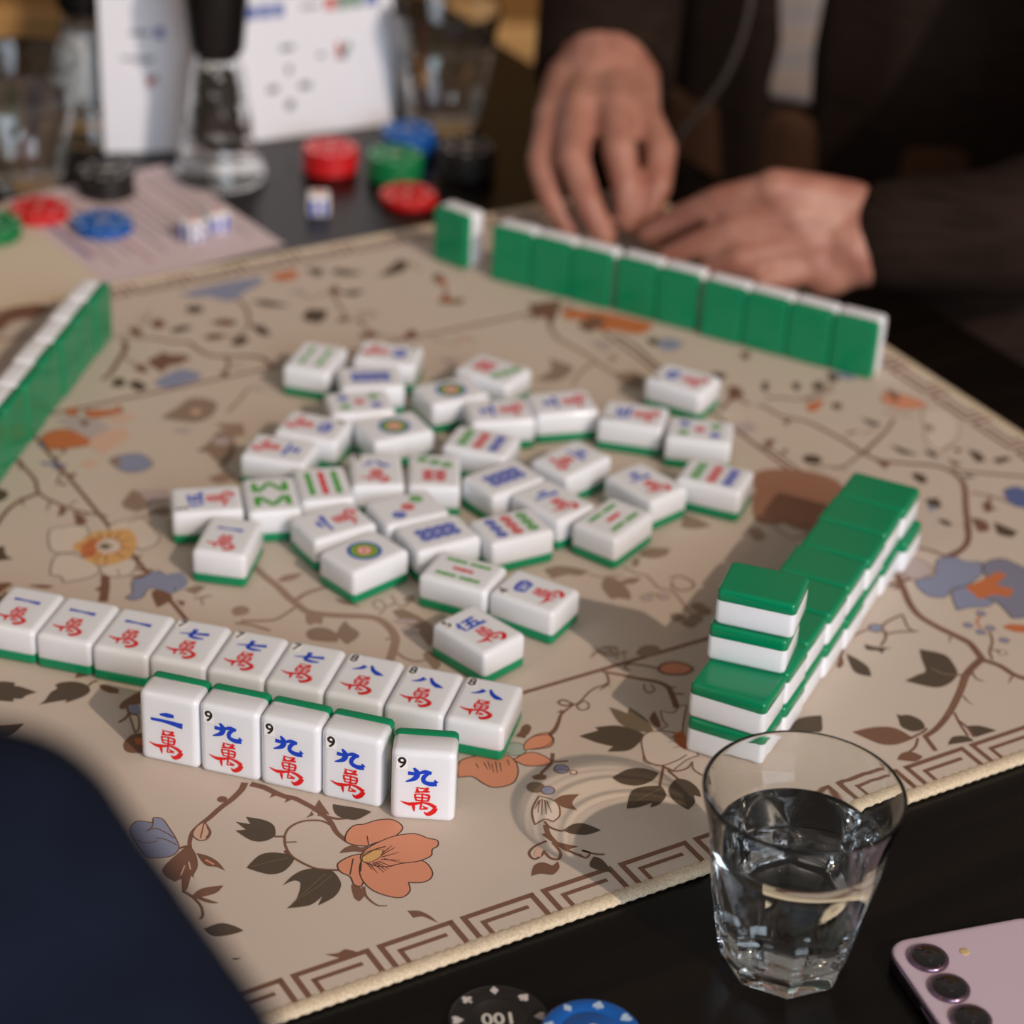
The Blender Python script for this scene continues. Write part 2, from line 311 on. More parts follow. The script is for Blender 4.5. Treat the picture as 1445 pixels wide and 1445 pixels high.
 ('s',((502.4,91.2),(501.9,92.7),(500.5,93.5),(498.9,93.2),(497.9,92),(497.9,90.4),(499,89.2),(500.5,88.9),(501.9,89.7)),'b',0.5),
 ('s',((507.2,104.1),(506.7,105.6),(505.3,106.4),(503.7,106.1),(502.7,104.9),(502.7,103.3),(503.8,102.1),(505.3,101.8),(506.7,102.6)),'b',0.5),
 ('s',((501.5,79.3),(501,80.8),(499.6,81.6),(498,81.3),(497,80.1),(497,78.5),(498.1,77.3),(499.6,77),(501,77.8)),'b',0.5),
 ('c',((492.9,71.1),(492.4,72.4),(491.2,73.1),(489.9,72.8),(489,71.8),(489,70.4),(489.9,69.4),(491.3,69.1),(492.5,69.8)),'b',0.7),
 ('q',((506.3,89.2),(512.1,89.3),(521.7,82.5),(518,78.3),(509.3,83)),None,0.5),
 ('s',((451.9,116.9),(451.1,119.2),(448.9,120.4),(446.5,120),(444.9,118.1),(444.9,115.6),(446.5,113.8),(449,113.4),(451.1,114.6)),'b',0.8),
 ('k',((434.1,107.7),(438.3,102.5),(444.7,99),(440.1,99.3),(436.5,96.8),(436.5,100.1),(432.2,103.2)),None,0.5),
 ('k',((420.9,104.9),(422.9,98.2),(423.2,90.4),(419.6,83.5),(414.7,90.5)),None,0.5),
 ('b',((410.3,98.7),(417.7,104.6),(414.4,98.6),(410,96)),None,0.5),
 ('m',((499,160.9),(508.2,162.5),(511.5,156.9),(509.4,147.1),(496.8,144.3),(492.8,150.5)),'b',0.7),
 ('b',((536.1,318.6),(543.1,317.7),(535.6,312.8)),None,0.5),
 ('b',((556.5,257.7),(562.1,250.4),(554.8,245.9)),None,0.5),
 ('k',((579.8,301.4),(584.4,295.5),(586.1,289.3),(580.5,290.5)),None,0.5),
 ('k',((575.4,267.3),(579.5,259.5),(581.7,250.9),(574.9,257)),None,0.5),
 ('k',((565.9,236),(570.1,231.7),(567.2,224.1),(562.7,224),(562.9,230.6)),None,0.5),
 ('k',((553,208.8),(560.5,207.4),(556.4,198.5),(550.3,199.3)),None,0.5),
 ('s',((549.5,202.9),(554.2,199.6),(547.8,196.2)),None,0.5),
 ('k',((529.9,273.1),(528.6,276.6),(525.4,278.4),(521.8,277.8),(519.4,274.9),(519.4,271.2),(521.9,268.4),(525.5,267.8),(528.7,269.7)),None,0.5),
 ('k',((545.5,188.8),(549.3,185.9),(549.1,179.6),(545.3,182.5)),None,0.5),
 ('k',((612.1,243.8),(615.9,237.3),(612.4,228.5),(607.1,229.9)),None,0.5),
 ('k',((617.5,228.3),(626.1,227.7),(627.8,223.4),(616.8,222.9)),None,0.5),
 ('b',((563.5,182.1),(568.1,175.7),(563.5,167.3),(557,168.4)),None,0.5),
 ('k',((571.8,172.8),(574,166.5),(576.3,159),(569.9,155.9),(565.4,162.2)),None,0.5),
 ('o',((609,318.8),(616.8,320.2),(622.7,312.3),(626.8,298.9),(621.9,296.2),(609.6,300.8),(605.2,310.5)),'b',0.6),
 ('b',((616.1,324.4),(619.5,320.2),(615.9,310.5),(611.5,310)),None,0.5),
 ('c',((618.3,291.7),(631.6,291.6),(630.2,273.6),(612.6,255.4),(594.9,249.7),(597.5,262.6),(607.8,277)),'f',0.8),
 ('b',((608.3,279.2),(612.5,274.7),(606.6,269.1)),None,0.5),
 ('k',((589.7,254.6),(592.6,248.5),(589.9,242.8),(587.5,248.6)),None,0.5),
 ('b',((594.1,240.8),(598.3,231.8),(592.6,231.1)),None,0.5),
 ('k',((604.7,247.4),(610.7,246.8),(604.7,242.7)),None,0.5),
 ('k',((590.9,222.8),(596.2,216.8),(590,217.1)),None,0.5),
 ('u',((599.1,197.5),(608.9,198.3),(611.4,189.3),(599.3,175.5),(593,182.9)),None,0.5),
 ('b',((579.5,191.6),(584.9,191.2),(579.3,183),(574.4,183.3)),None,0.5),
 ('b',((512.6,303.4),(520.4,302.1),(509.1,293.3)),None,0.5),
 ('b',((514.3,288.5),(519.9,289.3),(513.7,284.1)),None,0.5),
 ('b',((511.6,257.7),(517.3,250.5),(513.9,241),(510,247.3)),None,0.5),
 ('k',((571,356.1),(574.7,353.1),(568.6,345.7),(566.4,348)),None,0.5),
 ('k',((579.6,348.2),(588.1,350.6),(585,343),(577.3,341.5)),None,0.5),
 ('k',((598.5,357.5),(604,352.3),(596.2,345.5),(592.7,349.7)),None,0.5),
 ('q',((561.4,328.8),(575.2,329.8),(565.4,321.9),(557.9,320.5)),None,0.5),
 ('b',((576.3,324.2),(582,321.5),(575.5,314.6),(573.1,318.3)),None,0.5),
 ('k',((556.1,364.5),(558.3,362.2),(549.8,352.1),(549.6,357.3)),None,0.5),
 ('s',((601.5,356.1),(609.9,349.5),(607.5,342.8),(601.1,348.4)),None,0.5),
 ('e',((456,445.5),(460.2,437.7),(462.8,429.5),(454.9,421.8),(443,418.3),(434.5,425.7),(448.8,431.5)),None,0.5),
 ('b',((482.9,517.2),(505.5,514.4),(492.9,497.4),(481.1,485.4),(483.4,496.8),(476,497.7)),None,0.5),
 ('q',((499.1,502),(512.3,493.4),(524.2,482.8),(540.1,460.3),(533.3,453.6),(522.6,451.2),(514.4,460),(500.9,471.2),(503.3,482.5),(493.8,489.4)),None,0.5),
 ('b',((496.2,478.4),(512.2,485.8),(514.5,474.7),(497.3,465.5)),None,0.5),
 ('s',((527.1,437),(537.2,438.3),(541.7,427.7),(531.6,422.9),(525.2,427.1)),None,0.5),
 ('k',((524.9,444.1),(531,441.2),(525.6,432.9),(521.8,435.9)),None,0.5),
 ('m',((491.2,453.8),(499.7,454.7),(500.3,444.8),(490.4,439.9)),'f',0.6),
 ('e',((479.5,410.1),(491.1,409.2),(493.4,399),(483.9,387.7),(477.7,395.1)),None,0.5),
 ('k',((534.8,388.6),(541.3,383.2),(535.7,376.7),(531.4,378.7)),None,0.5),
 ('b',((565,402.4),(572.4,401.3),(565.3,392.8),(562.4,395.3)),None,0.5),
 ('b',((533.5,368.6),(538.3,364.1),(533.8,352.8),(524.2,355.2)),None,0.5),
 ('m',((509.4,327.5),(520.3,326.6),(516.5,315.7),(506.6,314.1)),None,0.5),
 ('s',((292.7,622.9),(303.2,624.1),(313.7,625.3),(329.5,626.6),(349.1,624.9),(346.2,616.4),(333.2,610.2),(318.6,600.2),(311.2,606),(308,612.2),(298.8,614.1)),None,0.5),
 ('k',((297.5,598.3),(296.2,601.8),(292.9,603.7),(289.2,603),(286.8,600.1),(286.8,596.4),(289.3,593.5),(293,592.9),(296.3,594.8)),None,0.5),
 ('k',((265.9,576),(274.3,580),(281.3,576.1),(275.1,572.8),(267.5,573)),None,0.5),
 ('b',((293.3,576.9),(301.9,578.6),(308.7,571.9),(303.7,567.4),(296.5,570.8)),None,0.5),
 ('b',((280.6,560.1),(288.7,562),(295.8,556.4),(287.8,553.4),(282.2,556)),None,0.5),
 ('k',((293.7,547.3),(303.1,553),(304.9,546.5),(298.4,540.7),(293,541.4)),None,0.5),
 ('k',((313.4,561.7),(319.9,559.8),(319.1,545.5),(313.5,548.1)),None,0.5),
 ('k',((328.4,593.2),(336.7,591.7),(347.6,578.3),(334.7,583.1)),None,0.5),
 ('k',((349.4,562.2),(357.6,567.8),(364.9,562),(357.7,551.4),(348.6,553.3)),None,0.5),
 ('b',((259.5,590.4),(266.7,596.2),(267.9,585.3),(260.7,581.9)),None,0.5),
 ('b',((245.9,592.2),(251.1,588.6),(249.2,577.1),(244.4,581.6)),None,0.5),
 ('b',((238.6,544.8),(245.5,548),(251,552),(254.1,546.1),(260.4,543.2),(263.5,537.3),(254.2,533.1),(246.5,532.5),(240.4,526.9),(238.8,534)),None,0.5),
 ('s',((229.9,515.1),(235.9,520.6),(245,524.7),(253.1,526.2),(259.7,515.6),(255.1,509.4),(245.2,507.8),(235.7,507.2)),None,0.5),
 ('b',((227.2,539.5),(234,542.7),(233.5,530.2),(229.6,532)),None,0.5),
 ('k',((207.1,523.8),(213.3,532.3),(217.6,527.2),(212.5,519.2)),None,0.5),
 ('k',((217,521.2),(223.7,524.3),(225.4,513.1),(218.8,510.1)),None,0.5),
 ('b',((270.5,512.6),(277.5,515.7),(272,505.6)),None,0.5),
 ('q',((354.3,625),(373.5,626.1),(370.3,615.1),(357.2,613.7)),None,0.5),
 ('k',((381.9,619.7),(389,621.5),(384,611.3)),None,0.5),
 ('k',((380.5,624.5),(390.7,619.8),(384.9,610),(380.7,614.3)),None,0.5),
 ('k',((394.9,615.4),(401.4,613.6),(410.8,603),(400.7,603.9),(394,609.5)),None,0.5),
 ('k',((416.7,594),(426.6,600.7),(441,611.9),(444.9,605),(433.6,593.7)),None,0.5),
 ('k',((383.6,582.3),(391.8,582.1),(399.4,578.6),(390,574.5)),None,0.5),
 ('k',((347.3,560.1),(355.6,569),(364.1,561.5),(353.4,547.9),(347.8,552.9)),None,0.5),
 ('b',((379.2,588),(386.5,594.3),(385,584.1),(377.8,578.9)),None,0.5),
 ('b',((362.5,546),(371.1,551.2),(370.6,542.2)),None,0.5),
 ('b',((365.4,521.8),(377.2,525.3),(379.2,517.6),(368.8,516.8)),None,0.5),
 ('b',((392.2,511.5),(401,516.5),(399.5,508.1),(391.8,504.9)),None,0.5),
 ('b',((447.9,578.4),(455.4,582.4),(452.9,566.1),(446.7,566.5)),None,0.5),
 ('q',((453.5,568.4),(452.8,570.3),(451,571.4),(449,571),(447.7,569.4),(447.7,567.3),(449,565.8),(451.1,565.5),(452.8,566.5)),None,0.5),
 ('b',((433.2,543.6),(444.8,555.1),(443.7,543.5),(451.5,542.3),(446.1,536.4),(438,539)),None,0.5),
 ('q',((443.9,546),(443.2,547.9),(441.4,549),(439.4,548.6),(438.1,547),(438.1,544.9),(439.4,543.4),(441.5,543.1),(443.2,544.1)),None,0.5),
 ('s',((359.9,594.1),(359.5,595.3),(358.4,595.9),(357.2,595.7),(356.4,594.7),(356.4,593.5),(357.2,592.5),(358.4,592.3),(359.5,593)),None,0.5),
 ('p',((426.6,492.3),(425.9,494.2),(424.1,495.3),(422.1,494.9),(420.8,493.3),(420.8,491.2),(422.1,489.7),(424.2,489.4),(425.9,490.4)),None,0.5),
 ('m',((395.5,474.4),(402,473.5),(406.5,467),(397.7,460.3)),None,0.5),
 ('b',((132.7,407.7),(132.5,398.6),(126.6,395.8)),None,0.5),
 ('b',((136.7,401.1),(134.6,381.8),(131.9,383.1)),None,0.5),
 ('b',((117.3,423.3),(114.7,413),(114.9,421)),None,0.5),
 ('b',((129.4,464.1),(130.7,458.5),(125.8,451.2)),None,0.5),
 ('q',((149.5,481.9),(161.4,486.4),(173.4,475.5),(170.3,461.8),(159.5,463.2),(149.1,465.7)),'b',0.8),
 ('q',((172.8,507.1),(180,507.6),(177.6,498.2),(172.2,499.4)),'b',0.7),
 ('q',((182.7,502.4),(195.6,496.2),(202.3,498.3),(201.6,490.7),(186.1,490.2),(181.2,492.5)),'b',0.7),
 ('m',((163.6,498.3),(177.1,497.1),(186.3,484.8),(185.9,472.1),(173.9,465.1),(168.4,480.5)),None,0.5),
 ('p',((170.2,464.4),(184,473),(194.5,473.1),(193.9,463.1),(183.8,455.3),(172.4,449.6)),None,0.5),
 ('p',((190.1,488.3),(202.3,486.4),(204.9,481.2),(193.3,478.9)),None,0.5),
 ('b',((175.4,492.7),(180.5,487.7),(175,482.5)),None,0.5),
 ('s',((173.3,440.5),(181.5,443.9),(191.5,440.3),(193,427.3),(183.9,421.9),(175.4,426)),'e',0.7),
 ('e',((172.3,440.9),(178.8,442.8),(178.2,435.7),(173.1,434.4)),None,0.5),
 ('p',((157.8,444.2),(164.2,446.1),(167.3,439.7),(160,438.3)),None,0.5),
 ('b',((145.1,434.6),(151.4,436.4),(151.2,432.9),(146.2,431.7)),None,0.5),
 ('b',((140,429.9),(143.9,426.9),(140.4,425)),None,0.5),
 ('u',((144.4,474.3),(148,475),(145.7,468.6)),None,0.5),
 ('e',((217.7,475.1),(230.4,482.3),(243.2,489.6),(253.3,479.4),(246.4,466.6),(235.7,461.3),(227.7,465)),None,0.5),
 ('m',((218.1,459.2),(226.9,457.6),(226.6,451.3),(220.2,453.1)),None,0.5),
 ('p',((241.4,473.1),(240.7,475),(238.9,476.1),(236.9,475.7),(235.6,474.1),(235.6,472),(236.9,470.5),(239,470.2),(240.7,471.2)),None,0.5),
 ('e',((219.8,430.5),(229.3,436),(239.8,446.3),(244.8,438.8),(239.2,421.2),(228.9,408.8),(224.9,415.6),(224.7,425.6)),None,0.5),
 ('f',((242.6,455.3),(256.5,448.7),(251.6,435.5),(243.8,436.7)),None,0.5),
 ('f',((213.1,399.4),(223.8,402.6),(226.4,392.9),(216.6,391.7)),None,0.5),
 ('m',((242,434.8),(240.8,438),(237.8,439.7),(234.5,439.1),(232.3,436.5),(232.3,433),(234.5,430.4),(237.9,429.9),(240.9,431.6)),None,0.5),
 ('e',((160.9,392.9),(172.8,405.8),(174.7,394.3),(173,384.7),(165.5,382.6)),None,0.5),
 ('m',((174.2,403.9),(188.7,398.1),(185.1,386.9),(174.2,387.6)),None,0.5),
 ('e',((171,379.9),(179.8,382.5),(184.7,375.5),(175.8,373)),None,0.5),
 ('k',((106.9,441.2),(112.2,431.6),(107.5,424.6),(101.3,425.3)),None,0.5),
 ('b',((175.7,636.4),(192,647.2),(209.1,645.5),(212.5,634.6),(200.1,628.1),(185.4,628.8),(173.5,616.3)),None,0.5),
 ('c',((116,381.2),(119.2,385.5),(126.1,384.6),(133.4,382.8),(135.8,376.5),(132,366.8),(126.1,359.9),(121.1,359.1),(113.9,361),(111.5,367.1)),'d',0.6),
 ('c',((110.4,357.9),(115,359.7),(120,356.4),(123,351.7),(126.2,343.8),(126.2,335.8),(118.3,331.8),(105.7,333.3),(106.8,339.1),(103,342.5),(105.2,349.3)),'d',0.6),
 ('c',((127.2,338.5),(134.1,339.9),(141.7,340.9),(145.8,337.3),(142.5,329.4),(136.2,325.4),(128,328.6),(126.3,334.2)),'d',0.6),
 ('c',((145.3,371.9),(152.2,377),(165.5,377.3),(166.1,355.1),(161.3,347.6),(152.3,345.4),(150.5,352.8)),'d',0.6),
 ('y',((122.3,364.2),(129.3,368.1),(137.4,372.4),(146.4,370.6),(155.1,368),(154.2,355.9),(146.7,343.3),(138.6,339.2),(130.9,339.8),(124,346.4),(124,354.4)),None,0.5),
 ('q',((127.2,362.6),(135.3,366.9),(138.1,363.8),(132.8,356.6),(128.3,349.1),(123.5,353.1)),None,0.5),
 ('c',((132.6,359.1),(138.1,363.8),(144,362.6),(145.5,355.3),(141.1,349.3),(133.3,349.9)),'q',0.7),
 ('g',((133.6,358.6),(138.3,360.4),(141.3,355.7),(136.3,353.3)),None,0.5),
 ('b',((116.9,320.1),(121.7,322.4),(119.6,317.3)),None,0.5),
 ('b',((137.6,397.7),(138.6,383.6),(133.1,382)),None,0.5),
 ('s',((127.9,307),(132.7,309.3),(136.9,319.6),(146.2,322.8),(152.5,322.9),(154.4,314.1),(152.8,300.9),(146.5,300.9),(144.1,308.3),(140.3,308.6),(135.7,303.2),(130.1,302.9)),'d',0.5),
 ('s',((152.2,318.3),(161.9,316.7),(161.3,306),(154.1,300.3),(152.9,308.6)),None,0.5),
 ('b',((136.9,323.4),(141.9,320.2),(149.9,324.2),(144.9,323.5)),None,0.5),
 ('b',((145.6,340.6),(151.3,341),(146.5,337)),None,0.5),
 ('b',((141.2,305.1),(146.1,305.7),(149.2,298.1),(145.7,293.7),(138.5,291.2)),None,0.5),
 ('b',((149.5,293.3),(152.9,290.2),(149.7,286.4)),None,0.5),
 ('e',((156.6,300.6),(164.1,301.5),(167.5,298.3),(160.1,294.2)),None,0.5),
 ('k',((84.4,378.7),(91.8,379.9),(89.5,371.3),(91.4,365.6),(85,367.2),(80.5,367.7)),None,0.5),
 ('b',((74.8,347),(81.1,345.5),(83.2,342.9),(77.4,339.6),(72.4,336)),None,0.5),
 ('b',((89.2,338.4),(95.3,336.2),(100.6,332),(96,332)),None,0.5),
 ('k',((43.9,261.3),(48.3,264),(54.2,259.9),(52.9,257.8),(55.5,255.5),(60.3,248.2),(54.9,247.7),(52.4,246.3),(48.9,248.2),(48.5,245.6),(43.1,249.3),(41,253)),None,0.5),
 ('k',((57.5,238.4),(61.1,239.8),(65.9,244.9),(70.1,247.1),(69.7,249.7),(73.3,250.7),(79.3,248.4),(83.1,243.3),(82.6,238.1),(77.7,235.2),(69,234.2),(70.6,236.1),(66.9,236.9)),None,0.5),
 ('b',((88.4,241.2),(91.7,238.4),(94.8,233.7),(93.2,230.6),(89.7,233.5),(87.9,237.6)),None,0.5),
 ('b',((90.2,220.9),(94.2,224.3),(103.9,228),(102.5,219),(97,218.6),(89.9,217.9)),None,0.5),
 ('s',((94,219.6),(98.5,217.9),(96.6,210.4),(92.6,213.4)),None,0.5),
 ('c',((91.6,212.3),(94.6,209.8),(91.3,200.5),(88.5,197.8)),'b',0.8),
 ('b',((80,190.9),(82.7,194.6),(87.7,197.2),(95.6,194.2),(89.7,180),(81.7,183.8),(79.4,186.7)),None,0.5),
 ('q',((86.3,193.8),(94.5,191.7),(91.7,185),(86,188.9)),None,0.5),
 ('k',((29.7,227.4),(35,229.8),(46,226.4),(41.3,222.6),(36,220.2),(30.1,222.1)),None,0.5),
 ('f',((202.1,288.2),(207.6,291),(216.5,289),(210.7,285.5),(204.2,285.6)),None,0.5),
 ('f',((200.9,253.5),(208.1,248.5),(203.9,241.6),(201.3,244.4),(199.1,243.2),(198.1,246)),None,0.5),
 ('e',((194,238.4),(198.6,240.6),(204.4,237.7),(206.9,229.9),(203.7,224.2),(197.9,227.8),(193,232.4)),None,0.5),
 ('e',((206.6,230),(211.7,236.3),(215.8,239.4),(215.5,234.4),(217,227),(212.8,222.6),(206.9,220.4)),None,0.5),
 ('f',((169.8,271.9),(174,274.3),(177.1,270.6),(173.8,266.9),(169.4,267.6)),None,0.5),
 ('f',((178.1,270.7),(177.1,273.4),(174.6,274.8),(171.8,274.3),(169.9,272.1),(170,269.2),(171.8,267),(174.7,266.6),(177.2,268)),None,0.5),
 ('e',((235.4,195.5),(240.4,197.3),(239.4,185),(234.4,181.8)),None,0.5),
 ('e',((240.4,237),(245.9,236.5),(249.6,227.9),(251.6,218),(249.8,208.6),(241.6,201),(242.7,215),(240.6,226.4)),None,0.5),
 ('m',((236.2,221.2),(241.3,221.6),(245.2,216.7),(241.4,212.7),(237.6,216.1)),None,0.5),
 ('m',((236.7,229.8),(241.8,228.8),(247.7,224.4),(244.8,222.1),(238.4,225.3)),None,0.5),
 ('e',((251.4,245.3),(256.7,245.8),(254.7,240.6),(250.8,241)),None,0.5),
 ('e',((220.5,260.5),(224.5,255.5),(228.6,247.4),(225.3,250.5),(221,254.9)),None,0.5),
 ('e',((328.1,237.6),(335.4,238.1),(342.5,233.8),(348.2,225.8),(341.4,224.7),(336.6,228.3),(327.7,228.2)),None,0.5),
 ('e',((347.3,212.3),(352.4,216.9),(356.8,213.9),(356.4,200.7),(352.2,193.5),(348.9,197.4),(344.2,198.2),(345.3,207)),None,0.5),
 ('e',((357.3,210.5),(363.3,211.5),(368.7,208.9),(363.3,206),(357.1,207.4)),None,0.5),
 ('e',((381.1,229.5),(389.2,232.1),(398.5,226.7),(392.7,222.1),(385.6,222.4),(380.9,226.3)),None,0.5),
 ('e',((375.1,225.9),(378.7,225.7),(374,219.9),(370.5,220)),None,0.5),
 ('m',((364,191.5),(363.3,193.4),(361.5,194.5),(359.5,194.1),(358.2,192.5),(358.2,190.4),(359.5,188.9),(361.6,188.6),(363.3,189.6)),'f',0.5),
 ('m',((372.1,189),(371.4,190.9),(369.6,192),(367.6,191.6),(366.3,190),(366.3,187.9),(367.6,186.4),(369.7,186.1),(371.4,187.1)),'f',0.5),
 ('e',((368.5,169.5),(367.7,171.7),(365.7,172.9),(363.4,172.4),(361.9,170.6),(361.9,168.3),(363.4,166.5),(365.7,166.2),(367.7,167.4)),'f',0.9),
 ('e',((370.7,162.4),(369.9,164.6),(367.9,165.8),(365.6,165.3),(364.1,163.5),(364.1,161.2),(365.6,159.4),(367.9,159.1),(369.9,160.3)),'f',0.9),
 ('e',((375.6,164.5),(374.8,166.7),(372.8,167.9),(370.5,167.4),(369,165.6),(369,163.3),(370.5,161.5),(372.8,161.2),(374.8,162.4)),'f',0.9),
 ('e',((383.5,168.2),(382.7,170.4),(380.7,171.6),(378.4,171.1),(376.9,169.3),(376.9,167),(378.4,165.2),(380.7,164.9),(382.7,166.1)),'f',0.9),
 ('e',((383.1,172.9),(382.3,175.1),(380.3,176.3),(378,175.8),(376.5,174),(376.5,171.7),(378,169.9),(380.3,169.6),(382.3,170.8)),'f',0.9),
 ('e',((415.7,242.8),(425.6,253.5),(429.3,244.8),(431.4,236.8),(422.6,237.7)),None,0.5),
 ('q2',((475.7,257.6),(493.1,252.8),(472.1,223.9),(460.8,224.2),(456.4,231.6),(464.1,245.3)),None,0.5),
 ('f',((446.5,224.3),(453.3,224.5),(450.2,214.1),(443.1,214.1)),None,0.5),
 ('q2',((482.9,272.1),(501.2,272.2),(518.9,256.5),(519.9,238.3),(493.9,216.6),(474.5,209.4),(468.7,220.5),(469.5,241.2)),None,0.5),
 ('k',((72.7,351.1),(68.1,357),(66.4,363.2),(72,362)),None,0.5),
 ('k',((77.1,385.2),(73,393),(70.8,401.6),(77.6,395.5)),None,0.5),
 ('k',((86.6,416.5),(82.4,420.8),(85.3,428.4),(89.8,428.5),(89.6,421.9)),None,0.5),
 ('k',((40.4,408.7),(36.6,415.2),(40.1,424),(45.4,422.6)),None,0.5),
 ('k',((35,424.2),(26.4,424.8),(24.7,429.1),(35.7,429.6)),None,0.5),
 ('k',((80.7,479.7),(78.5,486),(76.2,493.5),(82.6,496.6),(87.1,490.3)),None,0.5),
 ('o',((43.5,333.7),(35.7,332.3),(29.8,340.2),(25.7,353.6),(30.6,356.3),(42.9,351.7),(47.3,342)),'b',0.6),
 ('b',((36.4,328.1),(33,332.3),(36.6,342),(41,342.5)),None,0.5),
 ('c',((34.2,360.8),(20.9,360.9),(22.3,378.9),(39.9,397.1),(57.6,402.8),(55,389.9),(44.7,375.5)),'f',0.8),
 ('b',((44.2,373.3),(40,377.8),(45.9,383.4)),None,0.5),
 ('k',((62.8,397.9),(59.9,404),(62.6,409.7),(65,403.9)),None,0.5),
 ('b',((58.4,411.7),(54.2,420.7),(59.9,421.4)),None,0.5),
 ('k',((47.8,405.1),(41.8,405.7),(47.8,409.8)),None,0.5),
 ('k',((61.6,429.7),(56.3,435.7),(62.5,435.4)),None,0.5),
 ('u',((53.4,455),(43.6,454.2),(41.1,463.2),(53.2,477),(59.5,469.6)),None,0.5),
 ('b',((73,460.9),(67.6,461.3),(73.2,469.5),(78.1,469.2)),None,0.5),
 ('k',((81.5,296.4),(77.8,299.4),(83.9,306.8),(86.1,304.5)),None,0.5),
 ('k',((72.9,304.3),(64.4,301.9),(67.5,309.5),(75.2,311)),None,0.5),
 ('k',((54,295),(48.5,300.2),(56.3,307),(59.8,302.8)),None,0.5),
 ('b',((76.2,328.3),(70.5,331),(77,337.9),(79.4,334.2)),None,0.5),
 ('s',((51,296.4),(42.6,303),(45,309.7),(51.4,304.1)),None,0.5),
 ('b',((87.5,250.1),(80.1,251.2),(87.2,259.7),(90.1,257.2)),None,0.5)]
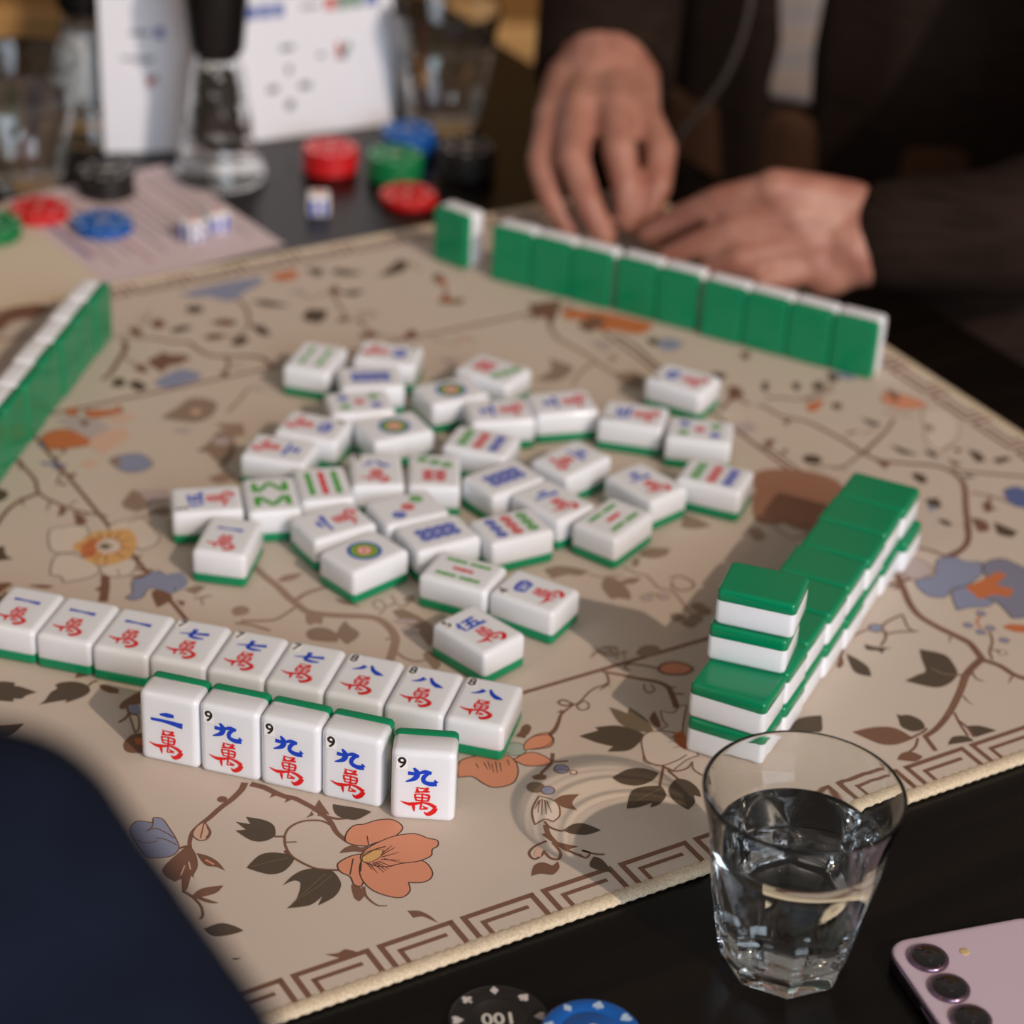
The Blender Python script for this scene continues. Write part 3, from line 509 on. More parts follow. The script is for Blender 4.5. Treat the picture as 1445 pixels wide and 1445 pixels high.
STROKES = [('b',((116.9,141.5),(113.6,137.5),(106.9,133),(99.8,129.5),(93.5,125.7),(87.5,122.6),(82.3,119.1),(78.5,113.4),(76.8,108.3)),3.2,1.6),
 ('b',((89.5,123.1),(86.6,118.4),(83.7,113.8)),0.5,0.5),
 ('b',((89.6,120),(88.9,115.7),(85.9,112.7)),0.9,0.9),
 ('b',((64.8,128.8),(69.3,128.8),(72,124.4),(74.1,118.7)),0.5,0.5),
 ('b',((70.7,134.2),(68.7,130.6),(65.6,128.4)),0.5,0.5),
 ('b',((66.7,122.5),(70.1,120),(73,114)),0.5,0.5),
 ('b',((59.1,125.6),(61.7,121.3),(66.6,120.3)),0.5,0.5),
 ('b',((72.8,111.6),(76.4,111.5),(77.6,110.2)),1,1),
 ('p',((70.4,99.8),(66.4,94.6)),0.6,0.6),
 ('p',((72.9,101.4),(71.5,96.3)),0.6,0.6),
 ('o',((79.6,99.5),(81.6,94.8)),1,1),
 ('b',((63.1,84.8),(64.9,81),(66,73.4),(64.5,67.2),(62.5,65.5)),1,1),
 ('b',((118.8,139.4),(122.8,134.8),(125.7,129),(128.3,124.5),(131.5,121.3),(134.3,115.1),(136.7,108.4),(138.1,99.9),(137.1,91.2),(138.3,84.2)),3.4,2.2),
 ('b',((135.7,106.5),(141.8,99.6),(151,97.2)),2.2,1),
 ('b',((112.3,100.8),(116.1,98.8)),1.2,1.2),
 ('b',((116.1,98.8),(119.3,102.5),(123.5,104.5),(128.3,104.7),(133,102.8),(135.6,100.4),(136.9,97.4)),0.8,0.8),
 ('b',((116.1,98.8),(113.6,92.5),(113,85.4),(115,79.2),(117.9,73.8),(121.1,71),(126.4,67.9)),1,1),
 ('b',((114.6,95.1),(119,93.1)),0.4,0.4),
 ('b',((112.5,90.1),(111.3,84.8)),2,2),
 ('g',((94.9,86.5),(103.6,85.8),(111.3,84.8)),0.4,0.4),
 ('g',((99.7,56.8),(112.2,63.9),(120.6,68.2)),0.4,0.4),
 ('g',((105.2,58.9),(114,62.2),(122.3,66)),0.4,0.4),
 ('b',((130.8,53.6),(128.9,47.5),(130.3,40.4),(133.9,38.3)),1.5,0.6),
 ('d',((146.6,68.5),(154.6,70.6)),0.5,0.2),
 ('d',((146.4,67.4),(154.6,66.9)),0.5,0.2),
 ('d',((145.3,66.1),(152.4,61.9)),0.5,0.2),
 ('d',((143.9,65.6),(147.3,59.6)),0.5,0.2),
 ('d',((142.8,65.6),(145.4,58.8)),0.5,0.2),
 ('d',((141.3,65.7),(142.6,57.8)),0.5,0.2),
 ('d',((139.9,66.1),(139.9,58.6)),0.5,0.2),
 ('d',((139,66.5),(139.1,61.4)),0.5,0.2),
 ('d',((148,69.7),(153.9,72.2)),0.5,0.2),
 ('d',((146.8,66),(153.2,59)),0.5,0.2),
 ('d',((142.1,65.7),(144,58.3)),0.5,0.2),
 ('d',((147.5,83),(145.3,77.2)),0.4,0.4),
 ('d',((135.2,71.9),(129.2,62.9)),0.5,0.5),
 ('d',((137.3,68.4),(134.1,62.8)),0.5,0.5),
 ('d',((139.6,71.5),(145.9,73.2),(151.2,73)),0.6,0.6),
 ('d',((218.4,106.6),(217.5,101.2)),0.5,0.2),
 ('d',((221.2,104.3),(218.7,98.1)),0.5,0.2),
 ('d',((224.8,103.4),(222.2,97.2)),0.5,0.2),
 ('d',((214.9,107.5),(214.3,103.7)),0.5,0.2),
 ('d',((229,103.7),(227.6,99.4)),0.5,0.2),
 ('d',((223.5,104.8),(219.9,96.7)),0.5,0.2),
 ('d',((220.4,106.4),(218.6,100.7)),0.5,0.2),
 ('b',((250,99),(246.1,93.4),(241.8,90.6),(237.9,88.4),(234.9,85)),2,1.4),
 ('b',((243.7,95.5),(248.2,92.7),(253.2,90.7)),1.2,1.2),
 ('b',((243.4,87.3),(247.1,86.6),(249.3,83.8)),0.5,0.5),
 ('b',((226.8,71.4),(221.3,63.8)),0.7,0.3),
 ('b',((228.1,71.5),(222.1,61.8)),0.7,0.3),
 ('b',((228.7,70.4),(224,60.9)),0.7,0.3),
 ('b',((229.1,69.4),(226.7,61.1)),0.7,0.3),
 ('b',((226,70.9),(221.6,66.8)),0.7,0.3),
 ('b',((220.8,57.1),(220.7,52.9),(223.5,48.4),(226.9,48.2)),1,1),
 ('b',((220.1,55.1),(217.7,48.6),(218,39.3),(220.8,32.6),(223.5,27.5)),2.6,1),
 ('b',((214.7,45.2),(208.2,44.3),(203.6,41.4),(203.4,37),(207.1,37.4),(210.6,40)),1.2,1.2),
 ('b',((216.4,43.2),(215.9,35.8),(212.7,32.2),(210.1,34.3),(209.9,38.9)),1.4,1.4),
 ('b',((222.3,31.1),(223.5,27.5),(226.8,29.5),(224.7,32.6),(228.7,27.8),(231.9,25.9)),0.8,0.8),
 ('b',((254.1,111.2),(259.8,113.9),(264.7,118.4),(269.8,123.8),(278.3,127.6)),2.8,1),
 ('b',((278.3,127.6),(282.4,128.2),(289.6,132.7),(295.9,135.1),(302.7,135.3),(306.3,142.8)),0.9,1.2),
 ('b',((279.9,127.6),(279,122.7),(282.8,121.7),(285.3,124.9),(284.5,128),(280.3,126.5)),0.6,0.6),
 ('b',((278.7,128.2),(274.6,128.5),(272.9,132),(276.2,133.1),(278.7,128.2)),0.9,0.9),
 ('b',((305.5,145.1),(311.7,139.2),(317.5,132.6),(323.7,126.7),(326.5,120.7),(324.5,113.4),(320.7,103.6)),1.6,3.2),
 ('b',((326,120),(329.8,118.1)),0.8,0.8),
 ('b',((325,115),(330,111.6)),0.8,0.8),
 ('b',((317.3,127.1),(315,121.8),(316.4,119.7),(319.7,121.3),(320.3,125.6)),0.6,0.6),
 ('b',((311.6,147.7),(320.1,145.3),(326.9,140.1),(331.6,134.4)),0.9,0.9),
 ('b',((321,144.9),(316.6,143.3),(317.8,139.9)),0.7,0.7),
 ('f',((306.7,157.7),(316.4,162.5),(319.3,158.2)),0.9,0.5),
 ('f',((313.8,163.8),(315.3,155.4),(326.2,154.8)),0.9,0.5),
 ('f',((316.9,163.2),(322.9,160.2),(314.5,157.7)),0.9,0.5),
 ('f',((324.4,155.6),(320.2,148.1)),0.9,0.5),
 ('f',((322.8,159.3),(317.3,150.6)),0.9,0.5),
 ('f',((319.4,162),(317.4,153.4)),0.9,0.5),
 ('f',((309.1,160.7),(315.4,159.1),(321.3,154.3)),0.9,0.5),
 ('b',((286.7,79.8),(285,73.9),(288.9,68.5),(297.4,68.5),(303.9,70.2)),0.7,0.7),
 ('b',((289.5,67.9),(291.4,62.6),(298,61.5),(303.3,64.6)),0.7,0.7),
 ('b',((303.3,64.6),(300.4,59.4),(301.7,53.5)),0.6,0.6),
 ('b',((301.8,82.4),(307.5,80.4)),0.4,0.4),
 ('b',((303.9,84.8),(310.4,83.2)),0.5,0.5),
 ('b',((301.2,77.5),(306.1,76.8)),0.4,0.4),
 ('b',((289.7,67.8),(284,61.1),(279.8,55.9)),1.3,1.3),
 ('b',((289.6,64),(290,59.7),(290.1,56)),1,1),
 ('g',((261.2,50),(271.3,52.9),(280,54.1)),0.5,0.5),
 ('b',((490.4,153.2),(484.1,140.3),(478.5,128.4),(475.5,117.6),(476.3,107),(479.4,95.5),(481.9,86.3),(480.1,77.5),(477.9,70.4)),3.6,3.8),
 ('b',((477.7,70.9),(482.1,62.9),(483.4,52.8),(488.6,44.6)),3.4,3),
 ('b',((477.3,71.1),(463.3,64.7),(450.5,54.3),(434.1,42.4),(420.5,35),(410.6,32.1)),4,2.6),
 ('b',((411.5,32.5),(408.6,21)),2.4,2.4),
 ('h',((475.8,123.6),(475.2,105.6),(478.3,94.1),(480.5,84.7)),0.8,0.8),
 ('h',((461.8,63.6),(447.5,52.1),(430.8,40.5)),0.8,0.8),
 ('b',((466,64.3),(464.3,58.6),(466.2,55.7)),1,0.4),
 ('b',((449,50.4),(448,45.5),(448.7,42.7)),1.1,0.4),
 ('b',((477.4,94.5),(472.9,89.8)),1.2,0.3),
 ('b',((481.5,52.8),(475.8,49)),1.2,0.4),
 ('e',((450.1,76),(452.8,69),(458.8,65.1)),0.7,0.7),
 ('b',((457.3,66.2),(460.1,64.4)),1,1),
 ('b',((403.4,34),(412.7,35.4),(416.3,37.1)),1,1),
 ('b',((407.6,32.8),(402,27.8),(397.1,26)),1.3,1.3),
 ('b',((436.2,41.4),(432.5,32.5),(429.7,23.4)),1.3,1.3),
 ('b',((433.7,35.5),(433.8,28.4),(431.6,21.5)),1,1),
 ('q',((503.6,102.6),(497.6,98.5),(496.3,93.1)),1.2,1.2),
 ('b',((497.5,88.5),(492.9,80.9),(485.8,74.6),(482.5,68.5)),1,1),
 ('b',((487.8,75.6),(490.8,73.1)),0.7,0.7),
 ('b',((411.2,98.3),(418.8,106),(431.3,115.4),(442.7,117.7),(445.5,117.3)),1.3,0.9),
 ('b',((452.1,117),(459,119.6),(468.7,120.9)),1,1),
 ('b',((451.1,113.5),(447.1,107.6),(440.5,103)),1.3,1.3),
 ('b',((447.9,110.1),(455.8,109.2),(465.6,105.3)),0.9,0.9),
 ('b',((467.6,119.5),(463.6,111.3),(463.4,106.4)),1.2,1.2),
 ('b',((514.2,173.4),(521,165.5),(525.9,155.4),(534.8,156.6),(545.9,163.5),(557.1,178.6)),1.6,2.8),
 ('b',((535.6,341.1),(537.4,336.5),(540.3,322.7),(548.4,312.8),(552.1,298.8),(554.5,283.3),(555.5,266.3),(558.6,255.6),(567.6,247.7),(583.8,236),(587.2,224.6),(583.2,211.9),(567.2,191.1),(549.8,167.8),(538.6,158.8),(526,155.9)),2,3.4),
 ('b',((555.8,266.7),(571.3,275.2),(585.1,283),(597.9,292.7)),2.4,1.6),
 ('b',((554.6,266.8),(539.5,260.2),(528.4,258.7)),1.8,1),
 ('b',((588.7,229.5),(600.7,219.2),(624.9,201.8)),2,2.4),
 ('b',((608.8,271.7),(617.1,268.9),(626.8,267.9)),1.4,1.4),
 ('f',((628.8,271.9),(612.6,255.4),(597.7,248.4)),1.2,1.2),
 ('f',((597.1,301.8),(603.4,296.3),(609.6,290.9)),1,1),
 ('b',((581.5,203.8),(588.8,195.8),(593,187.3),(597.5,178.5)),1.6,1.6),
 ('b',((588.8,195.8),(577,186.3),(583.3,183.3)),1.4,1.4),
 ('b',((560,289),(568.4,289.8)),2,2),
 ('f',((569.2,285.8),(579.4,285.7)),1.4,1.4),
 ('b',((506.1,299.5),(510,292.9),(510.3,281.1),(510.2,267.4),(512.5,257.3),(513.9,247.6)),2,1.4),
 ('b',((517.8,266.1),(527.5,262.5),(535.6,255.1)),1,1),
 ('b',((544.8,346.8),(553.4,342.7),(561.7,336.2),(574.5,337.7),(592.8,344.5)),2,1.4),
 ('b',((563.2,333),(575.1,334.9),(588.5,338.8)),1,1),
 ('f',((487.5,499.9),(478.8,481.6),(475.2,466.2),(477.9,450.5),(479.8,435.4),(479.3,424),(480.9,414.1),(484,403.4)),3.2,2.6),
 ('f',((477.3,429.6),(465.8,423.5),(450.1,410.4)),2.6,1.8),
 ('b',((476,497.7),(471.2,501.2)),2,2),
 ('b',((509.9,454.7),(512.5,439),(511.2,423),(510.2,409.4),(510.7,393.1)),2.6,2.2),
 ('f',((488.7,433.6),(492.7,429.3),(485.9,425.6),(499.1,435.8)),0.8,0.8),
 ('b',((510.9,344),(526.7,354),(531.3,343)),2,2),
 ('b',((321.9,601),(321.5,586.9),(316.1,570.8),(311.8,561.4)),2.2,1.6),
 ('b',((311,561.7),(301.9,554.7),(294.6,553.6)),1,1),
 ('b',((312.6,563.2),(315,559.9)),1,1),
 ('f',((256.2,601.1),(256.3,591.9),(265.9,608.2)),1,1),
 ('b',((234.1,584.2),(244.5,577.1),(254,570.4),(261.9,562.2),(270.3,557.2),(271.4,546.7),(274.5,536.5),(281.6,531),(294.2,525.1),(301.2,519.6),(301.7,506.4)),2,3.2),
 ('b',((236.6,576.3),(232.9,564.8),(223.1,552.1),(213.5,539.6),(205.4,533)),3.6,2.6),
 ('b',((228.4,553.9),(230.9,544.1),(236.4,537.3)),1.4,1.4),
 ('b',((282.3,528.5),(278.3,517.5),(269.7,506.7)),1.8,1.8),
 ('b',((279.9,518.9),(286.1,513.8)),1,1),
 ('b',((378.8,580.9),(374.3,561.5),(372.7,548.2),(377,536.9),(374.6,524.3)),1.6,1),
 ('b',((362.5,598.1),(363.5,583.2),(378.2,586)),1.2,1.2),
 ('b',((379.5,549.7),(386.4,551.2),(390.2,544.7),(383.3,543.2),(379.2,545.1),(374.2,531.3)),0.8,0.8),
 ('b',((379.2,517.6),(385.4,510.1),(394.7,510.3)),1.2,1.2),
 ('b',((449.3,565.3),(444.6,552.8)),1.4,1.4),
 ('f',((418.9,496.7),(424.4,491.9),(426.3,484.2)),1,1),
 ('f',((404.9,501),(410.1,491.8),(417.2,486.3)),1.6,1.6),
 ('b',((445.8,604.6),(446.4,591.6)),1,1),
 ('b',((128.1,469.6),(129.4,451.9),(129.6,437.4),(126.6,423.4),(131.8,408.2),(139.8,395.1),(150,385.1)),2.4,1.4),
 ('b',((126.2,423.7),(114.5,420),(104.2,412.4),(92.7,397.8)),2.8,2.2),
 ('b',((128.4,412.1),(123.7,404)),1,0.4),
 ('b',((135.6,404),(142,407.8)),0.7,0.3),
 ('b',((160.6,484.2),(156.7,470.9),(154.6,459.4)),2,2),
 ('u',((139.2,454.4),(146,448.7),(150.4,445.4)),2.6,2.6),
 ('u',((147,454.3),(144.1,443.6)),2.4,2.4),
 ('b',((150.9,458.6),(146.8,450.8),(144.8,439.6),(138.3,428.4)),1,1),
 ('f',((254.4,465.5),(266.4,475.9),(277.7,486.9),(283.8,481.3)),2,1.2),
 ('f',((226,412.6),(226.3,397.8),(225.6,388.5)),1.6,1.6),
 ('f',((156.3,373.5),(167.6,377),(174.7,378.1)),1,1),
 ('b',((167.5,613.2),(177.1,605.7),(188.2,609.4)),2,2),
 ('b',((134.7,365.5),(131,372.3)),1,0.3),
 ('b',((133.1,361.4),(123.9,364.2)),1,0.3),
 ('b',((131.1,354.2),(121.1,351)),1,0.3),
 ('b',((132,350.5),(126.7,345.1)),1,0.3),
 ('b',((134.1,347.9),(131.5,341.2)),1,0.3),
 ('b',((139.9,348.3),(141.7,340.9)),1,0.3),
 ('b',((144.1,352.7),(149,347.1)),1,0.3),
 ('b',((145,357.1),(152.8,358.3)),1,0.3),
 ('b',((144.1,360.9),(150.9,367.5)),1,0.3),
 ('b',((142,363.6),(145.4,370.2)),1,0.3),
 ('b',((138.4,364.5),(139.8,372.1)),1,0.3),
 ('d',((134.6,333.3),(132.9,327)),0.4,0.4),
 ('b',((126.9,330.7),(122.8,320.3),(116.7,308)),4.4,4.6),
 ('b',((138.1,390.6),(142.6,391.8),(145.5,388.7)),1,1),
 ('b',((142.5,338.9),(143.7,330.4),(146.6,325.8),(150.5,325.5)),1.6,1.6),
 ('f',((157.8,290.8),(162.3,290.1),(166.7,289.4)),1,1),
 ('f',((161.6,290.4),(159.5,283.8)),0.8,0.8),
 ('b',((83.4,242.6),(86.5,244.5),(88.8,244.3)),0.9,0.9),
 ('b',((93.1,218.9),(92,213.2),(94.8,210.2)),1,1),
 ('b',((91.7,213.3),(88.5,210.3),(85.1,209)),1,1),
 ('b',((33.2,230.8),(39,228.4),(46,226.4)),1,1),
 ('f',((197.3,311.2),(197.9,296.6),(199.8,283.1),(200.2,272.1),(201.2,264),(202.8,255.6),(208.7,249.7),(217.2,244),(226.6,238.6),(231.2,233.3),(232.3,224.6),(230.6,215.2),(225.7,207.4),(218.5,198.2)),4,4.4),
 ('f',((202.9,267.7),(209.2,270.7),(217.9,271.8),(226.1,271.7)),2.8,2.2),
 ('f',((199.3,261.8),(191.9,258),(183.8,256),(170.1,262.1)),1.6,2),
 ('f',((166.7,261.6),(172.5,257.2),(179.2,248)),2,2),
 ('f',((225.2,203.4),(226.6,197),(230.5,192.2),(237.4,191.6)),1.6,1.6),
 ('f',((225.5,216.2),(229.3,215.8),(231.2,216.3)),1.4,1.4),
 ('f',((233.3,237.5),(238.4,241),(240.3,247.7),(237,249.3),(234.2,244.6),(236.2,241.4)),0.7,0.7),
 ('f',((239.7,241.9),(245.5,243.6),(246.8,250.7)),0.7,0.7),
 ('f',((245.6,242),(246.9,238.3),(253.4,241.2)),0.7,0.7),
 ('f',((346.9,223.6),(351.4,218.1),(356.3,217.4),(361.7,214.7)),1.2,1.2),
 ('f',((366.4,222),(368.7,214.5),(372.6,209.3),(371.7,197.1),(375.6,192.1),(375.7,184.2),(373.3,170),(380.5,164.9)),1.3,1.3),
 ('f',((381.9,201.6),(387.6,202),(390.5,194.2),(387.3,189.4),(381,189.4),(378.5,193.8),(381,198.9)),1.6,1.6),
 ('f',((359.1,194),(364.6,194.3),(367.9,191.2),(370.3,186.8)),1.2,1.2),
 ('f',((479.1,258.1),(498.6,261.9),(505.7,245.2),(490.4,231),(477.8,239.7)),1.6,1.6),
 ('f',((461.8,223.9),(463.3,206.7),(485.9,212.2)),1.4,1.4),
 ('b',((352.6,100.2),(384,97.8),(431.5,115.7)),1.4,1.4),
 ('b',((63.8,423),(51.8,433.3),(27.6,450.7)),2,2.4),
 ('b',((43.7,380.8),(35.4,383.6),(25.7,384.6)),1.4,1.4),
 ('f',((23.7,380.6),(39.9,397.1),(54.8,404.1)),1.2,1.2),
 ('f',((55.4,350.7),(49.1,356.2),(42.9,361.6)),1,1),
 ('b',((71,448.7),(63.7,456.7),(59.5,465.2),(55,474)),1.6,1.6),
 ('b',((63.7,456.7),(75.5,466.2),(69.2,469.2)),1.4,1.4),
 ('f',((83.3,366.7),(73.1,366.8)),1.4,1.4),
 ('b',((89.3,319.5),(77.4,317.6),(64,313.7)),1,1)]
SZ = .6525
gm = thing('game_mat', (*uv(U0, V0), TZ), TH, 'cream square game mat printed with brown vines and orange and blue flowers', 'mat')
bm = bmesh.new(); zt = -TZ
T = .0022
loft(bm, [rrect(SZ, SZ, .004, .0002, 3, SZ/2, SZ/2), rrect(SZ, SZ, .004, zt, 3, SZ/2, SZ/2)])
for x0 in (.1468, SZ-.1468):   # the printed inner square
    ribbon(bm, [(x0, .1468), (x0, SZ-.1468)], .0024, .0024, zt+.00004, MK.index('b'))
    ribbon(bm, [(.1456, x0), (SZ-.1456, x0)], .0024, .0024, zt+.000042, MK.index('b'))
def key_border(bm):            # fret border: on every side two nested hooks per repeat
    z = zt+.00005; per = SZ/17; off = .0075; B = MK.index('b')
    for side in range(4):
        c, s = [(1, 0), (0, 1), (-1, 0), (0, -1)][side]
        def tr(p):
            x, y = p[0]-SZ/2, p[1]-SZ/2
            return (SZ/2 + x*c - y*s, SZ/2 + x*s + y*c)
        for k in range(17):
            x = k*per
            L1 = [(x+.0045, off-.004), (x+.0045, off+.0095), (x+per-.0015, off+.0095), (x+per-.0015, off+.0), (x+per-.0015, off-.004)]
            L2 = [(x+.0105, off-.004), (x+.0105, off+.0035), (x+per-.0075, off+.0035)]
            for L_ in (L1, L2):
                for a, b in zip(L_[:-1], L_[1:]):
                    dx, dy = b[0]-a[0], b[1]-a[1]; l = math.hypot(dx, dy); e = .0013 if L_ is L1 else .0011
                    ribbon(bm, [tr((a[0]-dx/l*e, a[1]-dy/l*e)), tr((b[0]+dx/l*e, b[1]+dy/l*e))], 2*e, 2*e, z, B); z += 1e-7
key_border(bm)
z = zt+.00007
def clampp(p): return (min(max(p[0], .001), SZ-.001), min(max(p[1], .001), SZ-.001))
for col, pts, w0, w1 in STROKES:
    P = [clampp((x/1000, y/1000)) for x, y in spline(pts, 4)]
    ribbon(bm, P, w0/1000, w1/1000, z, MK.index(col)); z += 4e-7
for col, pts, ol, ow in FILLS:
    P = [clampp((x/1000, y/1000)) for x, y in petal(pts)]
    poly(bm, P, z, MK.index(col)); z += 4e-7
    if ol: ribbon(bm, P, ow/1000, ow/1000, z, MK.index(ol), True); z += 4e-7
for col, pts, w0, w1 in STROKES:   # fine drawing that lies over the petals
    if max(w0, w1) < 1.05:
        P = [clampp((x/1000, y/1000)) for x, y in spline(pts, 4)]
        ribbon(bm, P, w0/1000, w1/1000, z, MK.index(col)); z += 4e-7
obj('printed_sheet', bm, MM, gm, smooth=False).cycles.is_caustics_receiver = True
Mbind = mat('stitched_binding', srgb(216, 200, 172), .6); noise_mix(Mbind, srgb(200, 182, 152), srgb(228, 212, 186), 900)
bm = bmesh.new()   # overlocked edge: a flattened roll with thread ridges
R = .0042; path = []
nseg = 260
for side in range(4):
    a = [(0, 0), (1, 0), (1, 1), (0, 1)][side]; b = [(1, 0), (1, 1), (0, 1), (0, 0)][side]
    for i in range(nseg):
        t = i/nseg; path.append((SZ*(a[0]+(b[0]-a[0])*t), SZ*(a[1]+(b[1]-a[1])*t), side, i))
rings = []
for x, y, side, i in path:
    n = [(0, -1), (1, 0), (0, 1), (-1, 0)][side]; g = 1 + .07*(1 if i % 2 else -1)
    if i == 0: q = [(0, -1), (1, 0), (0, 1), (-1, 0)][side-1]; n = (n[0]+q[0], n[1]+q[1])
    rings.append([(x + n[0]*(math.cos(2*PI*k/10)*R*g - R*.15), y + n[1]*(math.cos(2*PI*k/10)*R*g - R*.15), .0021 + math.sin(2*PI*k/10)*.0020*g) for k in range(10)])
loft(bm, rings, closed=True)
obj('stitched_edge', bm, Mbind, gm).cycles.is_caustics_receiver = True

# ---------------------------------------------------------------- mahjong tiles
TW, THT, TD, TG = .0278, .0366, .0187, .0056
Mw = mat('ivory_plastic', srgb(238, 242, 250), .16, Subsurface_Weight=.35, Subsurface_Scale=.006); Mw.node_tree.nodes['Principled BSDF'].inputs['Subsurface Radius'].default_value = (1, .95, .85)
Mg = mat('green_plastic', srgb(0, 138, 92), .18, Subsurface_Weight=.2, Subsurface_Scale=.004); Mg.node_tree.nodes['Principled BSDF'].inputs['Subsurface Radius'].default_value = (.3, 1, .6)
Mblue = mat('blue_paint', srgb(0, 66, 200), .4); Mred = mat('red_paint', srgb(224, 20, 26), .4); Mgr = mat('green_paint', srgb(58, 170, 36), .4)
Mblk = mat('black_ink', srgb(30, 28, 28), .5); Mlab = mat('white_sticker', srgb(248, 248, 248), .4); Mpale = mat('pale_paint', srgb(236, 214, 204), .4)
Mlime = mat('lime_paint', srgb(124, 176, 62), .4)
TM = [Mw, Mblue, Mred, Mgr, Mpale, Mlime]
def tile_face(kind):
    bm = bmesh.new(); r = .0026; rings = [rrect(TW-.0004, THT-.0004, r, TG+.00004), rrect(TW, THT, r, TG+.0004)]
    for i in range(0, 6):
        a = PI/2*i/5; e = .0029*(1-math.cos(a)); rings.append(rrect(TW-2*e, THT-2*e, max(r-e*.45, .0008), TD-.0029+.0029*math.sin(a)))
    rings.append(rrect(TW-2*.0034, THT-2*.0034, .0009, TD))
    loft(bm, rings)
    Z = TD+.00005
    def stick(x, y, l, mi, wd=.0027, ang=0):
        n = 9; pts = [(x + (i/(n-1)-.5)*l*math.sin(ang), y + (i/(n-1)-.5)*l*math.cos(ang)) for i in range(n)]
        ribbon(bm, pts, 0, 0, Z, mi, prof=lambda t: wd*(1.12 if abs(t-.5) < .1 or t < .1 or t > .9 else .82))
    def dot(x, y, r, mi):
        z = Z
        for k, (rr, m_) in enumerate(((r, mi), (r*.70, 0), (r*.56, mi), (r*.2, 0))):
            poly(bm, [(x+rr*math.cos(a*PI/10), y+rr*math.sin(a*PI/10)) for a in range(20)], z+k*1.5e-5, m_)
    def brush(pts, mi, ws, sx=1, sy=1, ox=0, oy=0):    # brush stroke through points (unit 1/100 of the face height), with widths
        P = [(ox+x*sx*THT/100, oy+y*sy*THT/100) for x, y in pts]; k = 5; Q = spline(P, k); n = len(Q)
        def pf(t):
            f = t*(len(ws)-1); i = min(int(f), len(ws)-2); return (ws[i]+(ws[i+1]-ws[i])*(f-i))*min(sx, sy)*THT/100
        ribbon(bm, Q, 0, 0, Z + brush.k*2e-6, mi, prof=pf); brush.k += 1
    brush.k = 0
    s, n = kind[0], int(kind[1])
    if s == 'd':
        if n == 1:
            for k, (rr, m_) in enumerate(((.0088, 1), (.0073, 5), (.0042, 2), (.0033, 4), (.0014, 2))):
                poly(bm, [(rr*math.cos(a*PI/18), rr*math.sin(a*PI/18)) for a in range(36)], Z+k*1.5e-5, m_)
        P = {3: [(-.0058, .0075, 1), (0, 0, 2), (.0058, -.0075, 3)],
             5: [(-.0052, .0088, 3), (.0052, .0088, 1), (0, 0, 2), (-.0052, -.0088, 1), (.0052, -.0088, 3)],
             7: [(-.0066, .0110, 3), (0, .0085, 3), (.0066, .0060, 3)] + [(x, y, 2) for x in (-.0033, .0033) for y in (-.0030, -.0088)],
             8: [(x, y, 1) for x in (-.0030, .0030) for y in (.0084, .0028, -.0028, -.0084)],
             9: [(x, y, m_) for x in (-.0064, 0, .0064) for y, m_ in ((.0090, 1), (0, 2), (-.0090, 3))]}.get(n, [])
        for x, y, m_ in P: dot(x, y, .0036 if n in (3,) else .0031, m_)
    elif s == 's':
        if n == 4: [stick(x, y, .0105, 3) for x in (-.0052, .0052) for y in (-.0062, .0062)]
        if n == 5: [stick(x, y, .0108, 3) for x in (-.0070, .0070) for y in (-.0064, .0064)]; stick(0, 0, .0108, 2)
        if n == 9: [stick(x, y, .0076, m_, .0034) for x, m_ in ((-.0070, 3), (0, 2), (.0070, 3)) for y in (-.0080, 0, .0080)]
        if n == 8:
            for sy in (1, -1):
                for sx in (1, -1):
                    stick(sx*.0080, sy*.0072, .0095, 3, .0034); stick(sx*.0033, sy*.0072, .0112, 3, .0032, -sx*sy*.63)
    else:
        # the red character in the lower half
        C_ = [([(-28, 5), (-15, 0), (3, 5)], [0.5, 4.6, 2.4]), ([(-11, 4), (-10, -6), (-9, -14)], [3.4, 3.6, .4]),
              ([(-5, 31), (-6, 27), (-2, 23)], [1.5, 3.2, 2.6]), ([(-9, 23), (0, 24.5), (11, 26)], [1.8, 2.2, 2.8]), ([(9, 33), (6, 28), (2, 25)], [3.2, 3.0, 2.]), ([(-8, 32.5), (2, 31), (10, 32)], [.8, 2.0, 1.4]),
              ([(-8.5, 20), (-8, 13), (-6, 7)], [2.6, 2.4, 2.2]), ([(-8, 19.5), (2, 20), (11, 18.5)], [1.8, 1.8, 3.2]), ([(10.5, 19), (10.3, 13), (8.5, 7)], [2.8, 2.6, 2.0]), ([(-7, 13.5), (1, 13.5), (9, 13.5)], [1.8, 1.8, 1.8]), ([(-6, 8), (1, 8), (9, 8)], [1.8, 1.8, 1.8]),
              ([(1.3, 22), (1.2, 10), (-.5, -4), (-2, -9)], [2.2, 2.2, 2.2, .8]), ([(3, 4.5), (12, 2), (20, -4)], [2.2, 4.0, 5.2]), ([(20, -4), (16, -12), (9, -17), (4, -13)], [5.2, 5.8, 5.0, .6]),
              ([(2, -2), (6, -5), (10, -5)], [1.4, 2.4, .8]), ([(-1, -9), (5, -7), (9, -8)], [1.2, 2.6, 1.])]
        for p, ws in C_: brush(p, 2, [w_*1.42 for w_ in ws], .88, .77, -.0006, -.0092)
